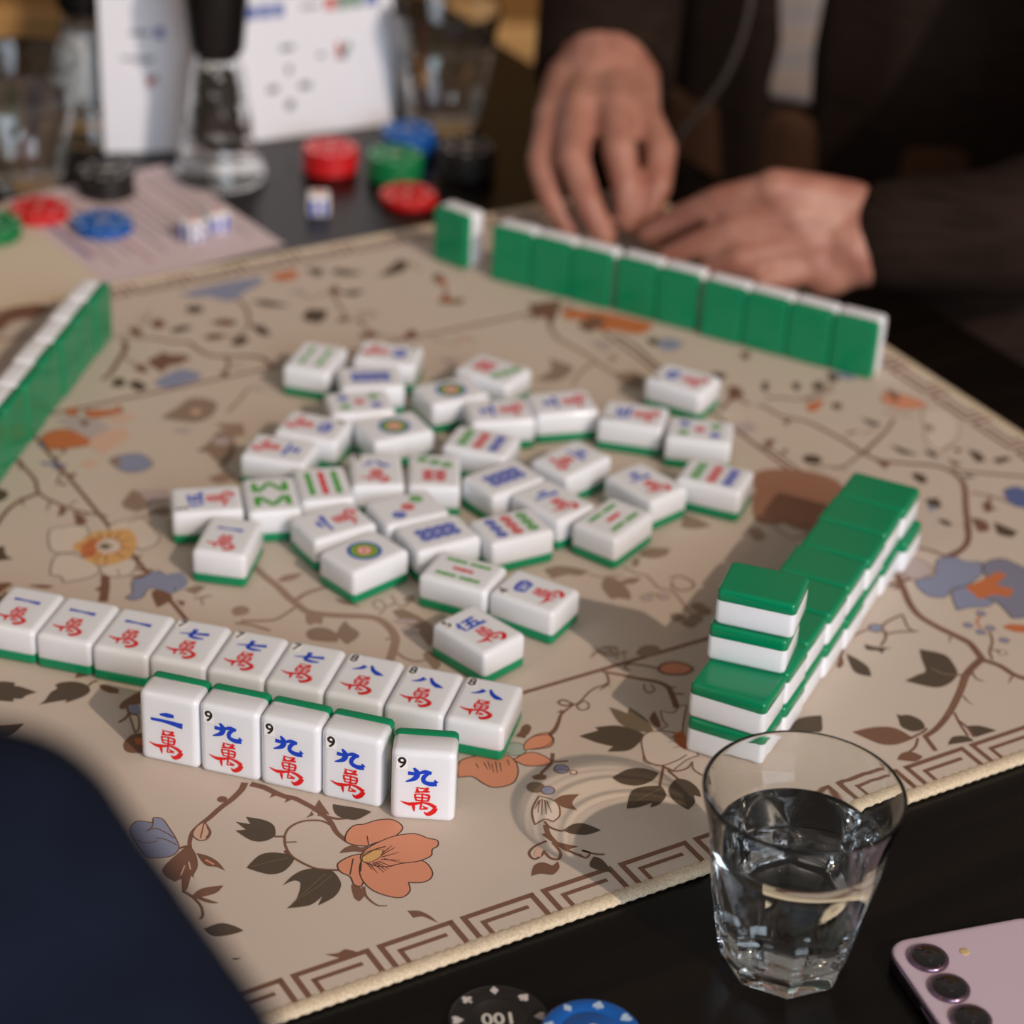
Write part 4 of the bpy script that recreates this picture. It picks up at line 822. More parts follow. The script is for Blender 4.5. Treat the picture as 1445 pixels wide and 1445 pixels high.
        B_ = {1: [([(-21, 1), (0, .5), (22, -1)], [4.5, 2.4, 5.6])],
              2: [([(-11, 7), (0, 8), (11, 8)], [1.5, 5.2, 3.4]), ([(-25, -4), (-3, -4), (24, -7)], [3.0, 3.6, 6.4])],
              3: [([(-10, 12), (0, 13), (11, 13)], [2., 4.6, 2.6]), ([(-9, 3), (0, 4), (9, 4)], [2., 4.2, 2.4]), ([(-22, -7), (-2, -6.5), (22, -8)], [2.6, 3.6, 5.8])],
              4: [([(-14, 9), (-13, 0), (-11, -9)], [4., 4, 3]), ([(-14, 9), (2, 12), (16, 9)], [3, 3.6, 5]), ([(16, 9), (15, 0), (12, -9)], [5, 4.4, 3.4]), ([(-12, -8), (0, -7.5), (13, -8)], [2.4, 2.6, 3]), ([(-4, 9), (-5, 2), (-9, -3)], [2.6, 2.6, 1]), ([(4, 10), (4, 1), (9, -2)], [2.6, 3, 2.6])],
              5: [([(-14, 12), (-18, 5), (-24, -1)], [4, 3.6, .8]), ([(-18, 4), (-18, -6), (-18, -14)], [3.2, 3, 2]), ([(-9, 9), (4, 10), (17, 10)], [2.4, 3, 4]), ([(3, 10), (0, 0), (-3, -11)], [3.4, 3.2, 2.8]), ([(-9, -1), (2, 0), (13, 0)], [2.2, 3, 3.4]), ([(13, 0), (12, -6), (10, -11)], [3.4, 3, 2.6]), ([(-14, -12), (4, -11), (24, -12)], [2.4, 3.2, 4.6])],
              7: [([(-23, -4), (0, 1), (22, 5)], [1.2, 3.2, 5]), ([(-2, 14), (-3, 2), (-4, -7), (6, -10), (18, -9)], [5, 4.4, 4, 4.2, 1.6])],
              8: [([(-5, 7), (-11, -1), (-23, -7)], [5.6, 4.2, .5]), ([(3, 11), (9, -1), (18, -8), (27, -10)], [2.2, 4.6, 6, 1.2])],
              9: [([(-11.5, 14), (-6.5, 5), (-10, -5), (-22.5, -11.5)], [1.8, 5.6, 4.6, 1]), ([(-19.5, 4.2), (-9, 3.4)], [4.2, 3.4]), ([(-5, 4.6), (4, 8.2), (13.5, 6.2)], [2., 4.2, 3.6]), ([(9.5, 6.7), (2.8, -1.5), (3.2, -9.4), (12, -13), (21, -11.8)], [3.4, 4, 4.2, 4.8, 5.2]), ([(20.5, -11), (18, -5)], [4.6, .8])]}
        for p, ws in B_[n]: brush(p, 1, [w_*1.65 for w_ in ws], .84, .80, -.0006, .0060)
    return mesh_of('face_block', bm, TM)
def tile_back():
    bm = bmesh.new(); r = .0026; rings = [rrect(TW-2*.0028, THT-2*.0028, .0009, 0)]
    for i in range(5, -1, -1):
        a = PI/2*i/5; e = .0017*(1-math.cos(a)); rings.append(rrect(TW-2*e, THT-2*e, max(r-e*.45, .0008), .0017-.0017*math.sin(a)))
    rings += [rrect(TW, THT, r, TG-.0003), rrect(TW-.0003, THT-.0003, r, TG)]
    loft(bm, rings); return mesh_of('back_plate', bm, Mg)
FACE = {}; BACK = tile_back(); STICK = {}
def sticker(n):
    bm = bmesh.new(); loft(bm, [rrect(.0050, .0064, .0003, 0, 2), rrect(.0050, .0064, .0003, .00008, 2)], 0)
    add_text(bm, str(n), .0078, 0, 0, .00012, 1, bold=.0002); return mesh_of('corner_sticker', bm, [Mlab, Mblk], False)
GRP = {}
def tile(kind, x, y, base, rz, pose, label, group, digit=False):
    # pose: 'up' face up, 'down' face down, 'stand' on its long end, face towards local -y
    root = thing('mahjong_tile', (x, y, base), rz, label, 'mahjong tile', group)
    M = {'up': Matrix.Identity(4), 'down': Matrix.Translation((0, 0, TD)) @ Matrix.Rotation(PI, 4, 'Y'),
         'stand': Matrix.Translation((0, TD/2, THT/2)) @ Matrix.Rotation(PI/2, 4, 'X')}[pose]
    if kind not in FACE: FACE[kind] = tile_face(kind)
    a = obj('face_block', FACE[kind], None, root); a.matrix_local = M
    b = obj('back_plate', BACK, None, root); b.matrix_local = M; b['label'] = 'green back layer'
    if digit:
        n = kind[1]
        if n not in STICK: STICK[n] = sticker(n)
        s = obj('corner_sticker', STICK[n], None, root); s.matrix_local = M @ Matrix.Translation((-TW*.5+.0047, THT*.5-.0060, TD+.00003)); s['label'] = 'small printed digit %s' % n
    return root
tile('s4', -0.1162, 1.2272, .0002, -0.2510, 'up', 'white tile with four green bamboo sticks, at the far left corner of the loose pile', 'loose face-up tiles in the middle of the mat')
tile('w4', -0.0747, 1.2373, .0002, -1.7323, 'up', 'tile with red character and blue four, farthest back, right of the four-stick tile', 'loose face-up tiles in the middle of the mat', True)
tile('d8', -0.0827, 1.2048, .0002, 1.7559, 'up', 'tile with eight blue dots behind the left five-dot tile, far left of the pile', 'loose face-up tiles in the middle of the mat')
tile('d5', -0.0866, 1.1734, .0002, 1.8369, 'up', 'five-dot tile lying in front of an eight-blue-dot tile at the back left of the pile', 'loose face-up tiles in the middle of the mat')
tile('w4', -0.1093, 1.1423, .0002, -1.8371, 'up', "tile with red character and blue four, behind the blue three tile at the pile's left", 'loose face-up tiles in the middle of the mat', True)
tile('d1', -0.0653, 1.1464, .0002, 2.0855, 'up', 'ringed circle tile right of a blue four tile, the left of the two far circles', 'loose face-up tiles in the middle of the mat')
tile('w3', -0.1246, 1.1147, .0002, -1.7868, 'up', 'tile with red character and blue three, behind the green zigzag tile at the left', 'loose face-up tiles in the middle of the mat')
tile('w5', -0.1565, 1.0569, .0002, 1.7806, 'up', 'tile with blue five and red character, leftmost in the loose pile, sticker facing the camera', 'loose face-up tiles in the middle of the mat', True)
tile('s8', -0.1239, 1.0651, .0002, 0.2314, 'up', 'tile with eight green sticks forming a zigzag, at the left of the pile', 'loose face-up tiles in the middle of the mat')
tile('s9', -0.0982, 1.0791, .0002, 0.2535, 'up', 'tile with green, red and green columns of bamboo sticks, beside the zigzag tile', 'loose face-up tiles in the middle of the mat')
tile('w8', -0.0715, 1.0971, .0002, 0.1392, 'up', 'tile with blue eight over red character in the loose pile, beside a seven-dot tile', 'loose face-up tiles in the middle of the mat', True)
tile('d7', -0.0408, 1.0990, .0002, 0.0384, 'up', 'upright seven-dot tile with green dots over red, beside the loose blue eight tile', 'loose face-up tiles in the middle of the mat')
tile('w2', -0.0894, 1.0409, .0002, 2.1741, 'up', 'tile with blue two and red character behind the nearest ringed circle tile', 'loose face-up tiles in the middle of the mat')
tile('d3', -0.0525, 1.0584, .0002, 2.0787, 'up', 'tile with three diagonal dots blue, red and green, in the middle of the pile', 'loose face-up tiles in the middle of the mat')
tile('d8', -0.0358, 1.0344, .0002, 2.1142, 'up', 'nearest tile with eight blue dots, between the three-dot tile and a nine-dot tile', 'loose face-up tiles in the middle of the mat')
tile('d1', -0.0714, 1.0125, .0002, 2.3478, 'up', 'ringed circle tile nearest the camera, at the front left of the pile', 'loose face-up tiles in the middle of the mat')
tile('w1', -0.1407, 1.0210, .0002, -0.1458, 'up', 'tile with blue one over red character lying at the front left of the loose pile', 'loose face-up tiles in the middle of the mat')
tile('d7', -0.0131, 1.2226, .0002, -2.1058, 'up', 'seven-dot tile turned sideways, red block left, at the far middle of the pile', 'loose face-up tiles in the middle of the mat')
tile('d1', -0.0363, 1.1934, .0002, 2.0840, 'up', 'ringed circle tile in front of the sideways seven-dot tile', 'loose face-up tiles in the middle of the mat')
tile('w3', -0.0084, 1.1717, .0002, 1.7958, 'up', 'tile with blue three and red character just behind the green-red-blue nine-dot tile', 'loose face-up tiles in the middle of the mat')
tile('w3', 0.0267, 1.1854, .0002, 1.8480, 'up', 'blue three tile over red character at the far middle, left of a blue five', 'loose face-up tiles in the middle of the mat')
tile('w5', 0.0669, 1.1750, .0002, 1.3671, 'up', 'blue five tile over red character at the far right, beside the five-dot tile', 'loose face-up tiles in the middle of the mat', True)
tile('w4', 0.0966, 1.2228, .0002, 1.0631, 'up', 'tile with blue four and red character lying apart, farthest right behind the pile', 'loose face-up tiles in the middle of the mat', True)
tile('d5', 0.1033, 1.1597, .0002, 1.4434, 'up', 'five-dot tile at the far right of the pile, in front of the tile lying apart', 'loose face-up tiles in the middle of the mat')
tile('d9', -0.0169, 1.1343, .0002, -1.8770, 'up', 'nine-dot tile with green, red and blue rows, in the middle of the pile', 'loose face-up tiles in the middle of the mat')
tile('w3', 0.0322, 1.1198, .0002, -0.7283, 'up', 'blue three tile with its red character nearer the camera, right middle of the pile', 'loose face-up tiles in the middle of the mat')
tile('d8', -0.0035, 1.0954, .0002, 2.2711, 'up', 'tile with eight blue dots in the middle of the pile, behind the blue two tile', 'loose face-up tiles in the middle of the mat')
tile('w2', 0.0227, 1.0739, .0002, 0.7769, 'up', 'tile with blue two and red character half behind the blue-red-green nine-dot tile', 'loose face-up tiles in the middle of the mat')
tile('w3', 0.0719, 1.0981, .0002, 0.7572, 'up', 'tile with blue three and red character at the right, behind the slanted five-stick tile', 'loose face-up tiles in the middle of the mat')
tile('d9', 0.1091, 1.1092, .0002, -1.9303, 'up', 'nine-dot tile with green, red and blue rows at the right edge of the pile', 'loose face-up tiles in the middle of the mat')
tile('d9', 0.0015, 1.0450, .0002, 2.0788, 'up', 'nine-dot tile with blue row left and green row right, near the front of the pile', 'loose face-up tiles in the middle of the mat')
tile('s5', 0.0539, 1.0579, .0002, -0.5980, 'up', 'five-stick tile with a warm cream tone, at the front right of the pile', 'loose face-up tiles in the middle of the mat')
tile('s5', -0.0213, 0.9983, .0002, 1.1843, 'up', 'five-stick tile nearest the camera, behind the blue five tile with its sticker', 'loose face-up tiles in the middle of the mat')
tile('w4', 0.0144, 0.9829, .0002, 1.0579, 'up', 'blue four tile with red character and small sticker, near right of the pile', 'loose face-up tiles in the middle of the mat', True)
tile('w5', -0.0117, 0.9462, .0002, 0.8130, 'up', 'blue five tile with red character and sticker, nearest the camera in the pile', 'loose face-up tiles in the middle of the mat', True)
tile('w1', -0.2286, 0.9448, .0002, -0.2349, 'up', "blue one tile in the lying front row, leftmost, cut by the photo's left edge", 'front row of nine tiles lying face up')
tile('w1', -0.2009, 0.9375, .0002, -0.2349, 'up', 'blue one tile in the lying front row, second from the left', 'front row of nine tiles lying face up')
tile('w1', -0.1732, 0.9300, .0002, -0.2299, 'up', 'blue one tile in the lying front row, third from the left, partly in shadow', 'front row of nine tiles lying face up')
tile('w7', -0.1455, 0.9231, .0002, -0.2349, 'up', 'blue seven tile in the lying front row, just behind the standing blue two', 'front row of nine tiles lying face up', True)
tile('w7', -0.1177, 0.9157, .0002, -0.2389, 'up', 'blue seven tile in the lying front row, fifth from the left', 'front row of nine tiles lying face up', True)
tile('w7', -0.0901, 0.9082, .0002, -0.2349, 'up', 'blue seven tile in the lying front row, sixth from the left', 'front row of nine tiles lying face up', True)
tile('w8', -0.0624, 0.9009, .0002, -0.2349, 'up', 'blue eight tile in the lying front row, seventh from the left', 'front row of nine tiles lying face up', True)
tile('w8', -0.0346, 0.8933, .0002, -0.2379, 'up', 'blue eight tile in the lying front row, eighth from the left', 'front row of nine tiles lying face up', True)
tile('w8', -0.0070, 0.8860, .0002, -0.2349, 'up', 'blue eight tile in the lying front row, at the right end of the row', 'front row of nine tiles lying face up', True)
tile('w2', -0.1429, 0.8602, .0002, -0.2623, 'stand', 'standing tile with blue two over red character, leftmost of the standing front tiles', 'standing tiles in the front row')
tile('w9', -0.1154, 0.8529, .0002, -0.2563, 'stand', 'standing blue nine tile right beside the standing blue two', 'standing tiles in the front row', True)
tile('w9', -0.0879, 0.8454, .0002, -0.2663, 'stand', 'standing blue nine tile third from the left in the front row', 'standing tiles in the front row', True)
tile('w9', -0.0605, 0.8381, .0002, -0.2623, 'stand', 'standing blue nine tile fourth from the left in the front row', 'standing tiles in the front row', True)
tile('w9', -0.0309, 0.8281, .0002, -0.0339, 'stand', 'standing blue nine tile at the right end, turned squarely to the camera', 'standing tiles in the front row', True)
tile('w3', -0.0033, 1.3900, .0002, 2.6658, 'stand', 'green-backed standing tile, first from the left in the far wall', 'standing tiles of the far wall')
tile('w3', 0.0221, 1.3769, .0002, 2.6658, 'stand', 'green-backed standing tile, second from the left in the far wall', 'standing tiles of the far wall')
tile('w3', 0.0474, 1.3639, .0002, 2.6758, 'stand', 'green-backed standing tile, third from the left in the far wall', 'standing tiles of the far wall')
tile('w3', 0.0753, 1.3509, .0002, 2.6658, 'stand', 'green-backed standing tile, fourth from the left in the far wall', 'standing tiles of the far wall')
tile('w3', 0.1006, 1.3378, .0002, 2.6758, 'stand', 'green-backed standing tile, fifth from the left in the far wall', 'standing tiles of the far wall')
tile('w3', 0.1275, 1.3217, .0002, 2.6658, 'stand', 'green-backed standing tile, sixth from the left in the far wall', 'standing tiles of the far wall')
tile('w3', 0.1528, 1.3087, .0002, 2.6658, 'stand', 'green-backed standing tile, seventh from the left in the far wall', 'standing tiles of the far wall')
tile('w3', 0.1783, 1.2958, .0002, 2.6558, 'stand', 'green-backed standing tile, eighth from the left in the far wall', 'standing tiles of the far wall')
tile('w3', 0.2037, 1.2829, .0002, 2.6758, 'stand', 'green-backed standing tile, ninth and last from the left in the far wall', 'standing tiles of the far wall')
tile('d3', -0.0414, 1.4146, .0002, 2.4853, 'stand', 'single green-backed tile standing apart, left of the far wall', 'standing tiles of the far wall')
tile('d5', -0.2540, 1.2652, .0002, 4.5530, 'stand', 'green-backed standing tile, at the far end of the left wall', 'standing tiles of the left wall')
tile('d5', -0.2590, 1.2372, .0002, 4.5530, 'stand', 'green-backed standing tile, second from the far end of the left wall', 'standing tiles of the left wall')
tile('d5', -0.2630, 1.2091, .0002, 4.5530, 'stand', 'green-backed standing tile, third from the far end of the left wall', 'standing tiles of the left wall')
tile('d5', -0.2683, 1.1812, .0002, 4.5530, 'stand', 'green-backed standing tile, fourth from the far end of the left wall', 'standing tiles of the left wall')
tile('d5', -0.2720, 1.1530, .0002, 4.5530, 'stand', 'green-backed standing tile, fifth from the far end of the left wall', 'standing tiles of the left wall')
tile('d5', -0.2768, 1.1250, .0002, 4.5530, 'stand', 'green-backed standing tile, sixth from the far end of the left wall', 'standing tiles of the left wall')
tile('d5', -0.2810, 1.0969, .0002, 4.5530, 'stand', 'green-backed standing tile, seventh from the far end of the left wall', 'standing tiles of the left wall')
tile('d5', -0.2855, 1.0689, .0002, 4.5530, 'stand', 'green-backed standing tile, at the near end of the left wall', 'standing tiles of the left wall')
tile('d7', 0.1072, 0.8854, 0.0002, 1.1432, 'down', 'lower green-backed tile of the right double wall, nearest column from the camera', 'tiles of the right double wall')
tile('d7', 0.1068, 0.8856, 0.0190, 1.1432, 'down', 'upper green-backed tile of the right double wall, nearest column from the camera', 'tiles of the right double wall')
tile('d7', 0.1196, 0.9110, 0.0002, 1.1432, 'down', 'lower green-backed tile of the right double wall, second column from the camera', 'tiles of the right double wall')
tile('d7', 0.1190, 0.9112, 0.0190, 1.1432, 'down', 'upper green-backed tile of the right double wall, second column from the camera', 'tiles of the right double wall')
tile('d7', 0.1303, 0.9373, 0.0002, 1.1432, 'down', 'lower green-backed tile of the right double wall, third column from the camera', 'tiles of the right double wall')
tile('d7', 0.1300, 0.9374, 0.0190, 1.1432, 'down', 'upper green-backed tile of the right double wall, third column from the camera', 'tiles of the right double wall')
tile('d7', 0.1430, 0.9627, 0.0002, 1.1432, 'down', 'lower green-backed tile of the right double wall, fourth column from the camera', 'tiles of the right double wall')
tile('d7', 0.1427, 0.9629, 0.0190, 1.1432, 'down', 'upper green-backed tile of the right double wall, fourth column from the camera', 'tiles of the right double wall')
tile('d7', 0.1554, 0.9883, 0.0002, 1.1432, 'down', 'lower green-backed tile of the right double wall, fifth column from the camera', 'tiles of the right double wall')
tile('d7', 0.1541, 0.9889, 0.0190, 1.1432, 'down', 'upper green-backed tile of the right double wall, fifth column from the camera', 'tiles of the right double wall')
tile('d7', 0.1662, 1.0146, 0.0002, 1.1432, 'down', 'lower green-backed tile of the right double wall, sixth column from the camera', 'tiles of the right double wall')
tile('d7', 0.1667, 1.0143, 0.0190, 1.1432, 'down', 'upper green-backed tile of the right double wall, sixth column from the camera', 'tiles of the right double wall')
tile('d7', 0.1789, 1.0400, 0.0002, 1.1432, 'down', 'lower green-backed tile of the right double wall, seventh column from the camera', 'tiles of the right double wall')
tile('d7', 0.1776, 1.0406, 0.0190, 1.1432, 'down', 'upper green-backed tile of the right double wall, seventh column from the camera', 'tiles of the right double wall')
tile('d7', 0.1932, 1.0647, 0.0002, 1.1432, 'down', 'lower green-backed tile of the right double wall, farthest column from the camera', 'tiles of the right double wall')
tile('d7', 0.1900, 1.0661, 0.0190, 1.1432, 'down', 'upper green-backed tile of the right double wall, farthest column from the camera', 'tiles of the right double wall')
tile('d7', 0.1139, 0.9074, 0.0378, 1.2654, 'down', 'lower of the two green-backed tiles set on top of the right wall\'s second column', 'tiles of the right double wall')
tile('d7', 0.1159, 0.9080, 0.0566, 1.2654, 'down', 'topmost green-backed tile, crowning the tallest stack of the right wall', 'tiles of the right double wall')

# ---------------------------------------------------------------- glass things
def glass_mat(name, ior, tint=(1, 1, 1, 1)):
    M = bpy.data.materials.new(name); M.use_nodes = True; b = M.node_tree.nodes['Principled BSDF']
    b.inputs['Base Color'].default_value = tint; b.inputs['Roughness'].default_value = 0; b.inputs['IOR'].default_value = ior; b.inputs['Transmission Weight'].default_value = 1
    return M
Mglass = glass_mat('clear_glass', 1.5, (.97, .99, .985, 1)); Mwater = glass_mat('still_water', 1.333)
def pw(prof, z):
    for (a, b), (c, d) in zip(prof[:-1], prof[1:]):
        if z <= c: return b + (d-b)*(z-a)/((c-a) or 1)
    return prof[-1][1]
RC = [(0, .0238), (.0012, .0252), (.004, .0264), (.02, .0296), (.035, .0322), (.05, .0339), (.058, .0346), (.066, .0358), (.074, .0376), (.080, .0390), (.0848, .0399)]
RA = [(0, .0222), (.0012, .0233), (.004, .0244), (.03, .0291), (.045, .0324), (.057, .0347), (.060, .0362), (.062, .05), (.1, .06)]
RI = [(.0085, .0200), (.010, .0222), (.014, .0240), (.03, .0272), (.045, .0297), (.058, .0316), (.066, .0331), (.074, .0353), (.080, .0370), (.0848, .0381)]
NA = 96
def tumbler(x, y, z, ph, label, level, wlabel, sc_=1.0, group=None, glabel=None, sharp=True):
    t = thing('glass_tumbler', (x, y, z), 0, label, 'glass', group)
    bm = bmesh.new(); rings = []
    def ring(rf, zz): return [(rf(2*PI*i/NA)*math.cos(2*PI*i/NA+ph)*sc_, rf(2*PI*i/NA)*math.sin(2*PI*i/NA+ph)*sc_, zz*sc_) for i in range(NA)]
    def ro(zz):
        def f(a):
            k = 2*PI/8; d = (a % k) - k/2
            return min(pw(RC, zz), pw(RA, zz)/math.cos(d))
        return f
    rings.append(ring(lambda a: 1e-5, .0016)); rings.append(ring(lambda a: .015, .0016)); rings.append(ring(lambda a: ro(0)(a)*.93, .0002))
    zs = [0.0006, .0012, .0025, .004, .008, .014, .02, .026, .031, .035, .039, .043, .046, .049, .0515, .0535, .055, .0565, .058, .0595, .061, .063, .066, .07, .074, .077, .080, .0825, .0848]
    for zz in zs: rings.append(ring(ro(zz), zz))
    for i in range(1, 14):
        an = PI*i/14; rings.append(ring(lambda a, an=an: .0390+.0009*math.cos(an), .0848+.0009*math.sin(an)))
    for zz in reversed([.0095, .0105, .012, .014, .018, .024, .03, .036, .042, .048, .054, .060, .066, .07, .074, .077, .080, .0825, .0848]): rings.append(ring(lambda a, zz=zz: pw(RI, zz), zz))
    rings.append(ring(lambda a: .017, .0087)); rings.append(ring(lambda a: 1e-5, .0085))
    loft(bm, rings, cap0=True, cap1=True)
    bmesh.ops.remove_doubles(bm, verts=bm.verts, dist=1e-6)
    bmesh.ops.recalc_face_normals(bm, faces=bm.faces)
    me = mesh_of('bowl', bm, Mglass); me.set_sharp_from_angle(angle=math.radians(19))
    obj('bowl', me, None, t).cycles.is_caustics_caster = True
    if level:
        wt = thing('water', (x, y, z), 0, wlabel, 'water', None)
        bm = bmesh.new(); pr = [(1e-5, .0083), (.0171, .0085)]
        for zz in [.0095, .0105, .012, .014, .018, .024, .03, .036, .042, .048, .054, .060, .066]:
            if zz < level-.001: pr.append((pw(RI, zz)+.00012, zz))
        pr += [(pw(RI, level)+.00012, level), (pw(RI, level)-.0006, level-.0004), (pw(RI, level)-.0016, level-.0006), (.006, level-.0006), (1e-5, level-.0006)]
        lathe(bm, [(r_*sc_, zz*sc_) for r_, zz in pr], 72)
        bmesh.ops.remove_doubles(bm, verts=bm.verts, dist=1e-6); bmesh.ops.recalc_face_normals(bm, faces=bm.faces)
        me = mesh_of('water_body', bm, Mwater); me.set_sharp_from_angle(angle=math.radians(40)); obj('water_body', me, None, wt).cycles.is_caustics_caster = True
tumbler(.1199, .7444, TZ, math.radians(-91), 'clear faceted water glass in the right foreground beside the lilac phone', .062, 'clear water filling the right foreground glass beside the phone')
tumbler(-.3452, 1.520, TZ, .3, 'clear faceted water glass at the far left edge behind the poker chips', .058, 'water in the glass at the far left edge', 1.05)
tumbler(-.0645, 1.668, TZ, .2, 'clear faceted water glass right of the white rule card behind the blue chips', .060, 'water in the glass right of the white rule card', 1.06)

# ---------------------------------------------------------------- phone
pa = math.radians(19.0); dx, dy = Vector((math.cos(pa), math.sin(pa))), Vector((math.sin(pa), -math.cos(pa)))
PW, PL = .0715, .1475; A0 = Vector((.1598, .7487))
pc = A0 + dx*PW/2 + dy*PL/2
Mlil = mat('lilac_glass', srgb(206, 186, 200), .22, Coat_Weight=.3); Mrim = mat('lilac_metal', srgb(150, 128, 150), .22, 1.0); Mlens = mat('lens_black', srgb(6, 6, 8), .06, Coat_Weight=1)
Mflash = mat('flash_amber', srgb(206, 180, 130), .3)
ph = thing('smartphone', (pc.x, pc.y, TZ), pa, 'lilac smartphone lying face down in the near right corner, three round cameras up', 'phone')
bm = bmesh.new(); rr = .0105
loft(bm, [rrect(PW-.003, PL-.003, rr-.0015, .0003, 8), rrect(PW-.0008, PL-.0008, rr-.0004, .0008, 8), rrect(PW, PL, rr, .0020, 8), rrect(PW, PL, rr, .0060, 8), rrect(PW-.0006, PL-.0006, rr-.0003, .0071, 8), rrect(PW-.0012, PL-.0012, rr-.0006, .0074, 8)])
obj('metal_frame', bm, Mrim, ph)
bm = bmesh.new(); loft(bm, [rrect(PW-.0016, PL-.0016, rr-.0008, .0072, 8), rrect(PW-.0016, PL-.0016, rr-.0008, .00765, 8), rrect(PW-.0026, PL-.0026, rr-.0013, .0079, 8), rrect(PW-.006, PL-.006, rr-.003, .00795, 8)])
obj('back_panel', bm, Mlil, ph)
for i in range(3):
    lx, ly = -PW/2+.0135, PL/2-.0146-.0186*i
    bm = bmesh.new(); lathe(bm, [(.0084, .0078), (.0083, .0089), (.0078, .0095), (.0068, .0096), (.0066, .0093)], 40, cx=lx, cy=ly); r_ = obj('camera_ring', bm, Mrim, ph)
    bm = bmesh.new(); lathe(bm, [(.0067, .0090), (.0067, .0094), (.0060, .0096), (.0001, .0096)], 40, cx=lx, cy=ly); l_ = obj('lens', bm, Mlens, r_)
    bm = bmesh.new(); lathe(bm, [(.0028, .0096), (.0026, .00968), (.0001, .00968)], 24, cx=lx, cy=ly); obj('inner_lens', bm, mat('lens_glass', srgb(22, 20, 26), .05, Coat_Weight=1), r_)
bm = bmesh.new(); lathe(bm, [(.0021, .0078), (.0021, .0081), (.0018, .0082), (.0001, .0082)], 24, cx=-PW/2+.0300, cy=PL/2-.0142); obj('flash_lamp', bm, Mflash, ph)
bm = bmesh.new(); box(bm, -PW/2-.0004, -PW/2+.001, PL/2-.062, PL/2-.036, .003, .0052, .0006); obj('side_key', bm, Mrim, ph)

# ---------------------------------------------------------------- poker chips
def chip_mesh(col, spot, kind):
    key = (kind,); bm = bmesh.new(); R_, H_ = .0196, .0033
    lathe(bm, [(R_-.0012, 0), (R_-.0003, .0004), (R_, .0009), (R_, H_-.0009), (R_-.0003, H_-.0004), (R_-.0012, H_), (.0128, H_), (.0124, H_-.0003), (.0116, H_-.0003), (.0112, H_), (.0001, H_)], 48)
    z = H_+.00004
    def shape(s, cx, cy, r, rot):
        P = {'heart': [(0, -1), (.9, .1), (.95, .6), (.6, .95), (.2, .85), (0, .55), (-.2, .85), (-.6, .95), (-.95, .6), (-.9, .1)],
             'spade': [(0, 1), (.9, -.1), (.9, -.55), (.5, -.75), (.15, -.45), (.3, -1), (-.3, -1), (-.15, -.45), (-.5, -.75), (-.9, -.55), (-.9, -.1)],
             'diamond': [(0, 1), (.75, 0), (0, -1), (-.75, 0)],
             'club': [(0, 1), (.42, .8), (.4, .35), (.8, .3), (.98, -.1), (.7, -.5), (.15, -.3), (.3, -1), (-.3, -1), (-.15, -.3), (-.7, -.5), (-.98, -.1), (-.8, .3), (-.4, .35), (-.42, .8)]}[s]
        c, sn = math.cos(rot), math.sin(rot); poly(bm, [(cx+r*(x*c-y*sn), cy+r*(x*sn+y*c)) for x, y in P], z, 1)
    su = ['heart', 'spade', 'diamond', 'club']
    for i in range(8):
        a = 2*PI*i/8; shape(su[i % 4], .0160*math.cos(a), .0160*math.sin(a), .0024, a-PI/2)
    add_text(bm, {'black': '100', 'blue': '50', 'red': '5', 'green': '25'}[kind], .0092 if kind == 'black' else .0095, 0, 0, z, 2, bold=.0002)
    return mesh_of('chip_body', bm, [mat('chip_'+kind, col, .42), mat('chip_print_'+kind, spot, .45), mat('chip_number_'+kind, srgb(206, 200, 190), .35)])
CM = {'red': chip_mesh(srgb(214, 30, 36), srgb(236, 190, 186), 'red'), 'blue': chip_mesh(srgb(14, 92, 178), srgb(180, 206, 230), 'blue'),
      'green': chip_mesh(srgb(10, 128, 70), srgb(170, 214, 186), 'green'), 'black': chip_mesh(srgb(30, 27, 26), srgb(205, 198, 196), 'black')}
ORD = ['bottom', 'second from the bottom', 'third from the bottom', 'fourth from the bottom', 'fifth from the bottom', 'sixth from the bottom']
def stack(kind, x, y, n, where, group, rz=0, z0=TZ, tilt=None):
    for i in range(n):
        o = obj('poker_chip', CM[kind], None, None); o.location = (x+random.uniform(-.0012, .0012)*(i > 0), y+random.uniform(-.0012, .0012)*(i > 0), z0+.0001+i*.0034); o.rotation_euler = (0, 0, rz+random.uniform(-.5, .5)*(i < n-1))
        pos = '' if n == 1 else (', topmost of its stack' if i == n-1 else ', %s of its stack' % ORD[i])
        o['label'] = '%s poker chip %s%s' % (kind, where, pos); o['category'] = 'poker chip'; o['group'] = group
PZ = TZ+.0006   # on the paper
stack('black', -.2862, 1.5085, 5, 'by the left glass', 'poker chips on the left')
stack('red', -.3235, 1.4620, 2, 'near the left edge', 'poker chips on the left', z0=PZ)
stack('green', -.3475, 1.4250, 3, 'cut by the left edge', 'poker chips on the left', z0=PZ)
stack('blue', -.2775, 1.4450, 2, 'on the pinkish sheet', 'poker chips on the left', z0=PZ)
stack('red', -.1390, 1.5720, 5, 'below the white rule card', 'poker chips in the middle')
stack('green', -.0925, 1.5635, 5, 'between the red and blue stacks', 'poker chips in the middle')
stack('blue', -.0850, 1.6130, 5, 'in front of the right-hand glass', 'poker chips in the middle')
stack('red', -.0795, 1.5190, 2, 'behind the single standing tile', 'poker chips in the middle')
stack('black', -.0415, 1.5770, 6, 'left of the reaching hand', 'poker chips in the middle')
stack('black', .0055, .6975, 1, 'marked 100 on the near table edge', 'poker chips in the foreground', rz=math.radians(188))
stack('blue', .0405, .6855, 3, 'at the bottom edge', 'poker chips in the foreground', rz=.6)

